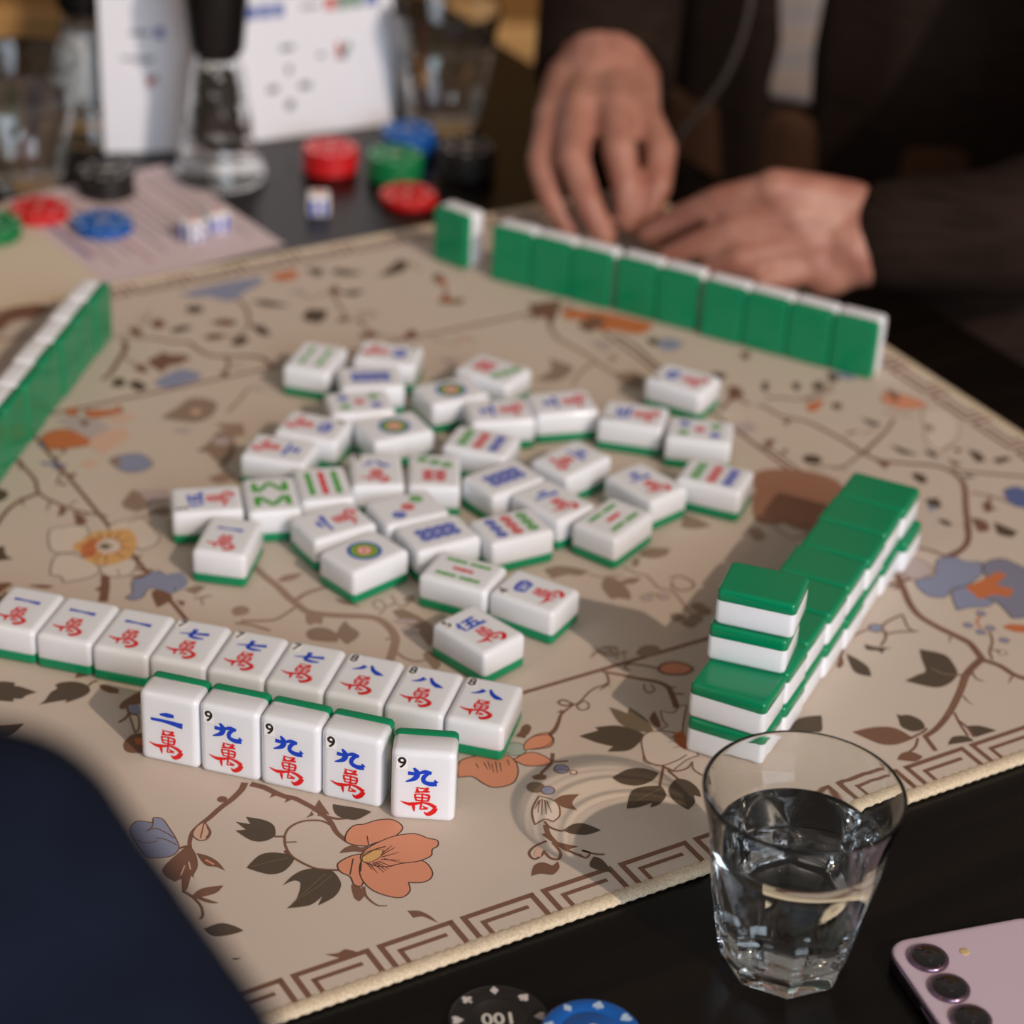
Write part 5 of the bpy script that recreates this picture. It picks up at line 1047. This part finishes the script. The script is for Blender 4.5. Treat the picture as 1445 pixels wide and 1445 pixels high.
# ---------------------------------------------------------------- dice
Mdie = mat('white_die', srgb(236, 234, 230), .25); bm = bmesh.new(); s = .0150
loft(bm, [rrect(s-.004, s-.004, .001, 0), rrect(s-.0012, s-.0012, .002, .0006), rrect(s, s, .0028, .002), rrect(s, s, .0028, s-.002), rrect(s-.0012, s-.0012, .002, s-.0006), rrect(s-.004, s-.004, .001, s)], 0)
def pip(bm, c, n, r, mi):
    c, n = Vector(c), Vector(n); a = n.orthogonal().normalized(); b = n.cross(a)
    f = bm.faces.new([bm.verts.new(c + n*.00006 + a*r*math.cos(2*PI*k/14) + b*r*math.sin(2*PI*k/14)) for k in range(14)]); f.material_index = mi
h = s/2; q = .0036
pip(bm, (0, 0, s), (0, 0, 1), .0030, 2)
for x in (-q, q):
    for z_ in (-q, 0, q): pip(bm, (x, -h, h+z_), (0, -1, 0), .0021, 1)
    for z_ in (-q, q): pip(bm, (h, x, h+z_), (1, 0, 0), .0021, 1)
for k in (-q, 0, q): pip(bm, (-h, k, h+k), (-1, 0, 0), .0021, 1)
for x in (-q, q):
    for z_ in (-q, q): pip(bm, (x, h, h+z_), (0, 1, 0), .0021, 1)
pip(bm, (0, h, h), (0, 1, 0), .0021, 1)
DM = mesh_of('die_body', bm, [Mdie, Mblue, Mred])
for x, y, z_, rz, lab in ((-.1392, 1.4900, TZ, .1, 'white die with blue pips alone on the dark table below the red chips'), (-.2165, 1.4340, PZ, -.75, 'white die with one red pip up, front of the pair on the printed sheet'), (-.2030, 1.4500, PZ, .5, 'white die with blue pips, rear right of the pair on the printed sheet')):
    o = obj('die', DM, None, None); o.location = (x, y, z_+.0001); o.rotation_euler = (0, 0, rz); o['label'] = lab; o['category'] = 'die'; o['group'] = 'white dice'

# ---------------------------------------------------------------- printed papers
Mpap = mat('pinkish_paper', srgb(214, 196, 200), .7); Mcre = mat('cream_paper', srgb(218, 204, 184), .7)
Mtx = mat('grey_print', srgb(150, 134, 142), .7); Mtr = mat('red_print', srgb(176, 110, 116), .7); Mtb = mat('blue_print', srgb(120, 122, 166), .7)
def sheet(name, P, z, mats, label, cat, lines):
    c = Vector((sum(p[0] for p in P)/len(P), sum(p[1] for p in P)/len(P))); bm = bmesh.new()
    L_ = [(p[0]-c.x, p[1]-c.y) for p in P]
    if sum(L_[i][0]*L_[(i+1) % 4][1]-L_[(i+1) % 4][0]*L_[i][1] for i in range(4)) < 0: L_.reverse()
    loft(bm, [[(x, y, 0) for x, y in L_], [(x, y, .00022) for x, y in L_]])
    for a, b, wd, mi in lines: ribbon(bm, [(a[0]-c.x, a[1]-c.y), (b[0]-c.x, b[1]-c.y)], wd, wd, .00026, mi)
    o = obj(name, bm, mats, None, False, label=label, cat=cat); o.location = (c.x, c.y, z); return o
a_, b_, c_, d_ = Vector((-.2540, 1.5640)), Vector((-.1562, 1.4342)), Vector((-.2556, 1.3560)), Vector((-.3450, 1.5060))
c_ = Vector((-.2556, 1.3533)); d_ = a_ + (c_-b_); lines = []
for i in range(15):
    f = .10+i*.058
    if i in (3, 9): continue
    p0 = a_+(d_-a_)*f; e = (b_-a_); ln = .86-.25*((i*7) % 5)/5
    lines.append((p0+e*.07, p0+e*ln, .0017, 1 if i not in (10, 14) else 2))
lines.append((a_+(d_-a_)*.93+(b_-a_)*.1, a_+(d_-a_)*.93+(b_-a_)*.7, .0030, 3))
sheet('printed_sheet_of_rules', [a_, b_, c_, d_], TZ+.0003, [Mpap, Mtx, Mtr, Mtb], 'pinkish white printed sheet with lines of text under the dice and blue chips', 'paper', lines)
e_ = [Vector((-.3600, 1.4400)), Vector((-.3000, 1.3900)), Vector((-.2850, 1.3365)), Vector((-.3700, 1.2950))]
# score slip beyond the mat's far edge, partly under the sheet
sheet('cream_slip', [Vector((-.3420, 1.4850)), Vector((-.2480, 1.3600)), Vector((-.3300, 1.2990)), Vector((-.4240, 1.4240))], TZ+.00002, [Mcre, Mtx], 'blank cream paper slip at the left edge beside the printed sheet', 'paper', [])

# ---------------------------------------------------------------- white rule card standing behind
Mcard = mat('white_card', srgb(238, 240, 248), .45); Mci = mat('card_grey', srgb(120, 124, 132), .6); Mcr = mat('card_red', srgb(206, 90, 74), .6); Mcg = mat('card_green', srgb(90, 130, 104), .6); Mcb = mat('card_blue', srgb(94, 116, 180), .6)
CX = [(-.3003, 1.5800), (-.2480, 1.5895), (-.1000, 1.6660)]
ct = thing('rule_card', (*CX[1], TZ), 0, 'white folded rule card with small printed tiles, standing behind the pepper grinder', 'card')
def panel(name, p0, p1, H_, marks):
    d = Vector((p1[0]-p0[0], p1[1]-p0[1])); Lw = d.length; d.normalize(); n = Vector((d.y, -d.x)); bm = bmesh.new(); tilt = .07
    def P(u_, v_, o_): return (p0[0]-CX[1][0] + d.x*u_ + n.x*(o_ - v_*tilt), p0[1]-CX[1][1] + d.y*u_ + n.y*(o_ - v_*tilt), .0006+v_)
    loft(bm, [[P(0, 0, k), P(Lw, 0, k), P(Lw, H_, k), P(0, H_, k)] for k in (-.0004, .0004)])
    for (u_, v_, w_, h_, mi) in marks:
        f = bm.faces.new([bm.verts.new(P(u_+a*w_/2, v_+b*h_/2, .00055)) for a, b in ((-1, -1), (1, -1), (1, 1), (-1, 1))]); f.material_index = mi
    bmesh.ops.recalc_face_normals(bm, faces=bm.faces)
    obj(name, bm, [Mcard, Mci, Mcr, Mcg, Mcb], ct, False)
panel('left_panel', CX[0], CX[1], .21, [(.028, .086, .014, .003, 1), (.0415, .086, .006, .008, 4), (.026, .068, .024, .002, 1), (.029, .0655, .014, .0014, 1), (.034, .0515, .005, .006, 2), (.0375, .0535, .003, .005, 3), (.012, .14, .016, .004, 1), (.03, .13, .02, .003, 1), (.025, .17, .03, .005, 2)])
mk = [(.102, .094, .014, .0025, 1), (.118, .095, .008, .010, 2), (.128, .095, .008, .010, 3), (.138, .095, .008, .010, 3), (.150, .095, .010, .010, 4), (.058, .094, .008, .010, 4), (.068, .094, .008, .010, 4), (.078, .094, .008, .010, 4),
      (.110, .058, .006, .003, 1), (.124, .060, .004, .012, 2), (.1275, .057, .005, .008, 1), (.131, .062, .004, .006, 3), (.085, .050, .004, .006, 1), (.072, .037, .008, .005, 1), (.097, .037, .009, .005, 1), (.085, .024, .006, .007, 1), (.084, .066, .01, .004, 1), (.040, .03, .012, .003, 1)]
panel('right_panel', CX[1], CX[2], .21, mk)

# ---------------------------------------------------------------- pepper and salt grinders
Mcap = mat('black_cap', srgb(14, 12, 12), .35); Mpep = mat('peppercorn', srgb(58, 44, 36), .6); Msal = mat('salt_grains', srgb(220, 222, 224), .6)
def grinder(name, x, y, label, fill, s=1.0):
    t = thing(name, (x, y, TZ), 0, label, 'grinder')
    bm = bmesh.new()
    out = [(1e-5, .0195), (.019, .0185), (.0235, .0150), (.0290, .0060), (.0318, .0006), (.0330, .0004), (.0338, .0022), (.0330, .0060), (.0285, .016), (.0255, .030), (.0225, .055), (.0190, .080), (.0165, .0885), (.0165, .094)]
    inn = [(.0145, .094), (.0145, .089), (.0168, .079), (.0198, .055), (.0218, .036), (.0215, .028), (.019, .024), (1e-5, .023)]
    lathe(bm, [(r*s, z_*s) for r, z_ in out+inn], 56); bmesh.ops.remove_doubles(bm, verts=bm.verts, dist=1e-6); bmesh.ops.recalc_face_normals(bm, faces=bm.faces)
    me = mesh_of('glass_jar', bm, Mglass); me.set_sharp_from_angle(angle=math.radians(40)); obj('glass_jar', me, None, t)
    bm = bmesh.new()
    if fill == 'pepper':
        rnd = random.Random(3)
        for k in range(420):
            zz = .0255+.052*k/420; R_ = (pw([(.023, .0200), (.036, .0205), (.055, .0186), (.079, .0156)], zz)-.0028)*s; a = rnd.random()*2*PI; r_ = R_*math.sqrt(rnd.uniform(.35, 1)); 
            mt = Matrix.Translation((r_*math.cos(a), r_*math.sin(a), zz*s)); bmesh.ops.create_icosphere(bm, subdivisions=1, radius=.0024*rnd.uniform(.85, 1.1), matrix=mt)
        o = obj('peppercorns', bm, Mpep, t); o['kind'] = 'stuff'
    else:
        lathe(bm, [(1e-5, .0235), (.0185*s, .0242), (.0208*s, .030), (.0208*s, .036), (.0190*s, .055), (.0165*s, .075), (1e-5, .077)], 40); M_ = Msal
        o = obj('salt', bm, Msal, t); o['kind'] = 'stuff'
    bm = bmesh.new(); lathe(bm, [(1e-5, .090), (.0140, .090), (.0142, .0945), (.0185, .0945), (.0192, .098), (.0245, .150), (.0245, .158), (.022, .163), (1e-5, .165)], 48)
    bmesh.ops.scale(bm, vec=(s, s, s), verts=bm.verts); obj('cap', bm, Mcap, t)
grinder('pepper_grinder', -.2142, 1.5480, 'glass pepper grinder with black cap in front of the white card', 'pepper', .97)
grinder('salt_grinder', -.3175, 1.6180, 'glass salt grinder with black cap half hidden by the card\'s left edge', 'salt', 1.0)

# ---------------------------------------------------------------- people
def capsule(bm, a, b, ra, rb, n=14):
    a, b = Vector(a), Vector(b); d = b-a; L_ = d.length
    d = d.normalized() if L_ > 1e-6 else Vector((0, 0, 1)); s_ = d.orthogonal().normalized(); t = d.cross(s_); rings = []
    for i in range(1, 6): an = -PI/2+PI/2*i/6; rings.append((a+d*ra*math.sin(an), ra*math.cos(an)))
    rings.append((a, ra)); rings.append((b, rb))
    for i in range(1, 6): an = PI/2*i/6; rings.append((b+d*rb*math.sin(an), rb*math.cos(an)))
    loft(bm, [[tuple(c+s_*r*math.cos(2*PI*k/n)+t*r*math.sin(2*PI*k/n)) for k in range(n)] for c, r in rings])
def chain(bm, pts, rad):
    for i in range(len(pts)-1): capsule(bm, pts[i], pts[i+1], rad[i], rad[i+1])
def cyl(bm, a, b, ra, rb, n=24):    # flat-ended tube
    a, b = Vector(a), Vector(b); d = (b-a).normalized(); s_ = d.orthogonal().normalized(); q_ = d.cross(s_)
    loft(bm, [[tuple(c+s_*r*math.cos(2*PI*k/n)+q_*r*math.sin(2*PI*k/n)) for k in range(n)] for c, r in ((a, ra), (b, rb))])
def ball(bm, c, r, sx=1, sy=1, sz=1, rot=0):
    mt = Matrix.Translation(c) @ Matrix.Rotation(rot, 4, 'Z') @ Matrix.Diagonal((sx, sy, sz, 1)); bmesh.ops.create_uvsphere(bm, u_segments=20, v_segments=14, radius=r, matrix=mt)
def fuse(name, bm, M, voxel, it, parent, fac=.5, **kw):   # melt overlapping volumes into one continuous skin
    me = bpy.data.meshes.new('volumes'); bm.to_mesh(me); bm.free(); o = bpy.data.objects.new('volumes', me); COL.objects.link(o)
    r = o.modifiers.new('r', 'REMESH'); r.mode = 'VOXEL'; r.voxel_size = voxel; r.use_smooth_shade = True
    if it: q_ = o.modifiers.new('s', 'SMOOTH'); q_.factor = fac; q_.iterations = it
    dg = bpy.context.evaluated_depsgraph_get(); me2 = bpy.data.meshes.new_from_object(o.evaluated_get(dg)); me2.name = name
    bpy.data.objects.remove(o); bpy.data.meshes.remove(me)
    me2.materials.clear(); me2.materials.append(M)
    for p in me2.polygons: p.use_smooth = True
    return obj(name, me2, None, parent, **kw)
Mskin = mat('skin', srgb(180, 126, 106), .5, Subsurface_Weight=.15, Subsurface_Scale=.006); noise_mix(Mskin, srgb(164, 108, 92), srgb(182, 132, 114), 45); Mskin.node_tree.nodes['Principled BSDF'].inputs['Subsurface Radius'].default_value = (1, .4, .25)
Mnail = mat('fingernail', srgb(222, 170, 152), .3)
Mjack = mat('brown_knit', srgb(32, 23, 19), .9, Specular_IOR_Level=.12); noise_mix(Mjack, srgb(31, 22, 17), srgb(44, 32, 26), 30, stretch=(1, 1, 14)); bump(Mjack, 260, .25, .002)
Mshirt = mat('striped_shirt', srgb(190, 180, 174), .8)
N, L_, b_ = nodes(Mshirt); tc = N.new('ShaderNodeTexCoord'); mp = N.new('ShaderNodeMapping'); mp.inputs['Rotation'].default_value = (0, .25, 0); wv = N.new('ShaderNodeTexWave'); wv.bands_direction = 'Z'; wv.inputs['Scale'].default_value = 9; wv.inputs['Distortion'].default_value = .6
cr = N.new('ShaderNodeValToRGB'); cr.color_ramp.elements[0].color = srgb(150, 140, 136); cr.color_ramp.elements[1].color = srgb(164, 144, 130); cr.color_ramp.elements.new(.5).color = srgb(158, 147, 142)
L_.new(tc.outputs['Object'], mp.inputs[0]); L_.new(mp.outputs[0], wv.inputs[0]); L_.new(wv.outputs[0], cr.inputs[0]); L_.new(cr.outputs[0], b_.inputs['Base Color'])
Mtrou = mat('brown_trousers', srgb(80, 55, 40), .9, Specular_IOR_Level=.15); Mbelt = mat('black_belt', srgb(16, 14, 14), .5); Mzip = mat('zip_tape', srgb(66, 58, 52), .6)
Mhair = mat('dark_hair', srgb(36, 27, 22), .6); noise_mix(Mhair, srgb(24, 18, 14), srgb(48, 36, 28), 120, stretch=(1, 1, .1)); Meye = mat('eye', srgb(236, 234, 230), .2); Miris = mat('iris', srgb(54, 36, 26), .2); Mlip = mat('lips', srgb(176, 104, 94), .5)
Mnavy = mat('navy_wool', srgb(17, 23, 38), .95, Specular_IOR_Level=.12); noise_mix(Mnavy, srgb(15, 20, 34), srgb(19, 26, 42), 80); bump(Mnavy, 300, .2, .002)

def person(origin, fwd, label, P_body, clothes):
    t = thing('person', origin, 0, label, 'person'); O = Vector(origin); f = Vector(fwd).normalized(); l = Vector((-f.y, f.x, 0))
    def W(s_, a, z_): return Vector((f.x*a + l.x*s_, f.y*a + l.y*s_, z_-O.z))     # relative to the Empty; s_ to the person's left, a ahead
    return t, W, O, f, l
def head_parts(t, W, bm, z0, M, ahead=.02):
    capsule(bm, W(0, ahead-.02, z0-.10), W(0, ahead, z0), .056, .052)
    c = W(0, ahead+.02, z0+.115); ball(bm, c, .085, .90, 1.06, 1.18, math.atan2(W(0, 1, 0).y, W(0, 1, 0).x)-PI/2)
    capsule(bm, W(0, ahead+.055, z0+.055), W(0, ahead+.075, z0+.03), .050, .034)
    capsule(bm, W(0, ahead+.108, z0+.128), W(0, ahead+.122, z0+.092), .009, .014)
    for s_ in (-1, 1): ball(bm, W(s_*.079, ahead+.01, z0+.105), .026, .45, .8, 1.1, math.atan2(W(0, 1, 0).y, W(0, 1, 0).x)-PI/2)
def head_details(t, W, z0, ahead=.02):
    rot = math.atan2(W(0, 1, 0).y, W(0, 1, 0).x)-PI/2
    for s_ in (-1, 1):
        bm = bmesh.new(); ball(bm, W(s_*.032, ahead+.094, z0+.122), .0125); e = obj('eye', bm, Meye, t)
        bm = bmesh.new(); ball(bm, W(s_*.032, ahead+.1035, z0+.121), .0056); obj('iris', bm, Miris, e)
        bm = bmesh.new(); capsule(bm, W(s_*.018, ahead+.111, z0+.147), W(s_*.048, ahead+.099, z0+.147), .0035, .0025); obj('eyebrow', bm, Mhair, t)
    bm = bmesh.new(); capsule(bm, W(-.022, ahead+.101, z0+.055), W(.022, ahead+.101, z0+.055), .006, .006); obj('mouth', bm, Mlip, t)
    bm = bmesh.new(); ball(bm, W(0, ahead+.0, z0+.155), .090, .98, 1.05, .95, rot); ball(bm, W(0, ahead-.045, z0+.09), .075, .95, .75, 1.1, rot)
    fuse('hair', bm, Mhair, .006, 3, t)

# --- the player across the mat
CT = (.275, 1.815); FW_ = Vector((-.454, -.891, 0))
t, W, O, f, l = person((CT[0], CT[1], -.30), FW_, 'person in dark brown zip jacket and striped shirt, hands behind the far tile wall', None, None)
R = lambda p: Vector(p)-O
bm = bmesh.new()
HLJ = {'index': [(.077, 1.516, .067), (.0885, 1.480, .058), (.087, 1.455, .042), (.081, 1.445, .024)], 'middle': [(.0575, 1.512, .076), (.061, 1.465, .061), (.0665, 1.449, .042), (.0695, 1.447, .020)],
       'ring': [(.034, 1.514, .073), (.031, 1.465, .054), (.042, 1.443, .032), (.054, 1.437, .012)], 'pinky': [(.017, 1.521, .062), (.010, 1.480, .045), (.017, 1.459, .029), (.030, 1.448, .012)],
       'thumb': [(.080, 1.541, .045), (.085, 1.503, .036), (.082, 1.475, .027), (.078, 1.452, .017)]}
HRJ = {'index': [(.157, 1.392, .070), (.124, 1.403, .056), (.100, 1.416, .037), (.081, 1.425, .021)], 'middle': [(.170, 1.386, .056), (.133, 1.389, .042), (.110, 1.395, .028), (.092, 1.401, .015)],
       'ring': [(.180, 1.381, .040), (.138, 1.375, .029), (.121, 1.383, .017), (.138, 1.388, .011)], 'pinky': [(.187, 1.379, .024), (.152, 1.368, .017), (.141, 1.377, .010), (.155, 1.378, .009)],
       'thumb': [(.190, 1.418, .048), (.155, 1.440, .040), (.116, 1.438, .027), (.087, 1.438, .014)]}
FR = {'thumb': [.014, .0125, .0105, .0085], 'index': [.0115, .0100, .0088, .0072], 'middle': [.0118, .0102, .0088, .0073], 'ring': [.0115, .0098, .0085, .0070], 'pinky': [.0105, .0086, .0075, .0062]}
def hand(J, wr, rw, fat):
    kk = ['index', 'middle', 'ring', 'pinky']; w0 = R(wr); lat = (R(J['index'][0])-R(J['pinky'][0])).normalized()
    for k, p in J.items():
        chain(bm, [R(q_) for q_ in p], [r_*fat for r_ in FR[k]])
    for i, k in enumerate(kk):
        p = R(J[k][0]); b0 = w0+lat*(1.5-i)*rw*.36; mid = b0.lerp(p, .55)
        chain(bm, [b0, mid, p], [rw*.62, .0165, .0130])
    tb = R(J['thumb'][0]); chain(bm, [w0+lat*rw*.4, tb], [rw*.55, .0155])
    for a_, b_ in zip(kk[:-1], kk[1:]):
        p, q_ = R(J[a_][0]), R(J[b_][0])
        for f_, r_ in ((.0, .0112), (.25, .0135), (.5, .0155), (.75, .017)): chain(bm, [p.lerp(w0, f_), q_.lerp(w0, f_)], [r_, r_])
WRL, WRR = (.050, 1.570, .071), (.216, 1.398, .040)
hand(HLJ, WRL, .035, 1.12); hand(HRJ, WRR, .031, .97)
capsule(bm, R((.196, 1.386, .022)), R((.205, 1.390, .030)), .020, .028)     # heel of the resting hand
ELR, ELL = (.062, 1.775, .150), (.430, 1.470, .060)
SHR, SHL = W(-.185, -.01, .33), W(.185, -.01, .33)
chain(bm, [R(WRL), R(ELR), SHR], [.033, .040, .048]); chain(bm, [R(WRR), R((.30, 1.395, .045)), R(ELL), SHL], [.027, .033, .040, .048])
for s_, r_ in ((-.09, .100), (0, .106), (.09, .100)): chain(bm, [W(s_, 0, -.22), W(s_, .0, .0), W(s_, -.005, .26)], [r_, r_*.95, r_])
chain(bm, [W(-.16, -.01, .33), W(.16, -.01, .33)], [.055, .055]); chain(bm, [W(0, -.01, .30), W(0, 0, .42)], [.07, .055])
for s_ in (-.10, .10): chain(bm, [W(s_, 0, -.23), W(s_*1.1, .34, -.22), W(s_*1.15, .36, -.62), W(s_*1.15, .36, -.70)], [.085, .060, .042, .038]); chain(bm, [W(s_*1.15, .36, -.71), W(s_*1.2, .48, -.725)], [.035, .028])
head_parts(t, W, bm, .42, Mskin)
fuse('body', bm, Mskin, .0026, 3, t)
head_details(t, W, .42)
bm = bmesh.new()   # jacket: two open halves, back and sleeves
cyl(bm, R((.0515, 1.592, .066)), R((.056, 1.67, .106)), .050, .053); chain(bm, [R((.056, 1.67, .106)), R(ELR), SHR], [.053, .056, .066])
chain(bm, [R((.236, 1.396, .041)), R((.30, 1.395, .046)), R(ELL), SHL], [.036, .041, .053, .066])
for s_, r_ in ((-.074, .126), (.036, .128), (-.155, .104), (.150, .108)): chain(bm, [W(s_, -.01, -.10), W(s_, -.004, .05), W(s_*.95, -.01, .30)], [r_*1.02, r_, r_*.86])
chain(bm, [W(0, -.06, -.10), W(0, -.06, .30)], [.11, .10]); chain(bm, [W(-.15, -.02, .345), W(.15, -.02, .345)], [.062, .062])
chain(bm, [W(-.05, -.05, .40), W(.05, -.05, .40)], [.05, .05]); chain(bm, [W(.14, .02, -.12), W(.15, .16, -.17), W(.14, .30, -.20)], [.11, .105, .09])
fuse('jacket', bm, Mjack, .005, 4, t)
bm = bmesh.new()
for s_ in (-.05, -.035): cyl(bm, W(s_, .004, .005), W(s_-.006, .004, .32), .112, .102)
fuse('shirt', bm, Mshirt, .006, 3, t)
bm = bmesh.new()
for s_ in (-.09, -.02, .05): cyl(bm, W(s_, .004, -.24), W(s_, .004, .0), .114, .114)
for s_ in (-.10, .10): chain(bm, [W(s_, 0, -.23), W(s_*1.1, .34, -.22), W(s_*1.15, .36, -.64)], [.096, .074, .060])
fuse('trousers', bm, Mtrou, .007, 3, t)
bm = bmesh.new()
zp = [R(p) for p in ((.155, 1.652, .112), (.1515, 1.650, .085), (.143, 1.650, .056), (.130, 1.652, .030), (.115, 1.655, .008), (.104, 1.662, -.022))]
bm2 = spline([tuple(p) for p in zp], 5); tube(bm, bm2, .0026, 8); obj('zip', bm, Mzip, t, label='grey zip tape')
bm = bmesh.new()
for s_ in (-1, 1): ball(bm, W(s_*.12, .43, -.715), .05, .8, .8, .55)
fuse('shoes', bm, Mbelt, .006, 2, t)

# --- the player in the near left foreground, mostly outside the picture
f2 = Vector((-.522, .853, 0)); l2 = Vector((-.853, -.522, 0)); S0 = Vector((-.1073, .3913, .3085))
c2 = S0 + l2*.37 - f2*.06
t, W, O, f, l = person((c2.x, c2.y-.04, -.30), f2, 'person in dark navy sweater, blurred shoulder in the lower left corner', None, None)
R = lambda p: Vector(p)-O
Sh = R(S0); Sm = R((-.0790, .366, .2628)); E_ = R((.0123, .2777, .1098)); H_ = E_; RS = W(-.185, .03, .29); sl_ = W(.19, .03, .30); El_ = W(.27, .02, .04); Hl_ = W(.10, .22, -.11)
def sweater(bm, e):
    chain(bm, [RS, Sh, Sm, E_], [.045+e, .0252+e, .035+e, .036+e]); chain(bm, [sl_, El_, Hl_], [.045+e, .040+e, .028+e])
    for s_, r_ in ((-.08, .095), (0, .10), (.08, .095)): chain(bm, [W(s_, 0, -.20), W(s_, .01, .05), W(s_, .03, .22)], [r_+e, r_+e, r_*.9+e])
    chain(bm, [RS, W(0, .03, .31), sl_], [.045+e, .065+e, .050+e])
bm = bmesh.new(); sweater(bm, 0)
for Hh, d_ in ((E_, (E_-Sm).normalized()), (Hl_, (Hl_-El_).normalized())):
    sd_ = d_.cross(Vector((0, 0, 1))).normalized()
    chain(bm, [Hh, Hh+d_*.07], [.026, .024])
    for k in range(4): q_ = Hh+d_*.08+sd_*(k-1.5)*.019; chain(bm, [q_, q_+d_*(.04-.004*abs(k-1.6))+Vector((0, 0, -.006)), q_+d_*(.068-.008*abs(k-1.6))+Vector((0, 0, -.02))], [.0105, .009, .0075])
    chain(bm, [Hh+sd_*.02, Hh+sd_*.045+d_*.04, Hh+sd_*.05+d_*.07], [.014, .011, .009])
head_parts(t, W, bm, .40, Mskin, .05)
for s_ in (-.09, .09): chain(bm, [W(s_, 0, -.23), W(s_*1.1, .36, -.22), W(s_*1.1, .38, -.70)], [.085, .062, .042])
fuse('body', bm, Mskin, .0035, 3, t); head_details(t, W, .40, .05)
bm = bmesh.new(); sweater(bm, .0085); fuse('sweater', bm, Mnavy, .005, 4, t)
bm = bmesh.new()
for s_ in (-.08, 0, .08): chain(bm, [W(s_, 0, -.22), W(s_, 0, -.14)], [.108, .108])
for s_ in (-.09, .09): chain(bm, [W(s_, 0, -.23), W(s_*1.1, .36, -.22), W(s_*1.1, .38, -.66)], [.096, .076, .060])
fuse('trousers', bm, Mnavy, .007, 3, t)
bm = bmesh.new()
for s_ in (-1, 1): ball(bm, W(s_*.1, .42, -.715), .05, .8, 1.0, .55)
fuse('shoes', bm, Mbelt, .006, 2, t)

# stools under the two players
def stool(x, y, lab):
    s_ = thing('round_stool', (x, y, FLZ), 0, lab, 'stool')
    bm = bmesh.new(); lathe(bm, [(1e-5, .335), (.16, .335), (.17, .342), (.17, .362), (.16, .37), (1e-5, .37)], 40); obj('seat', bm, Mtab, s_)
    for k in range(4):
        a = PI/4+k*PI/2; bm = bmesh.new(); tube(bm, [(.17*math.cos(a), .17*math.sin(a), 0), (.11*math.cos(a), .11*math.sin(a), .336)], .014, 10); obj('leg', bm, Mtab, s_)
stool(CT[0], CT[1], 'dark round stool under the person in the brown jacket'); stool(c2.x, c2.y-.04, 'dark round stool under the person in navy')
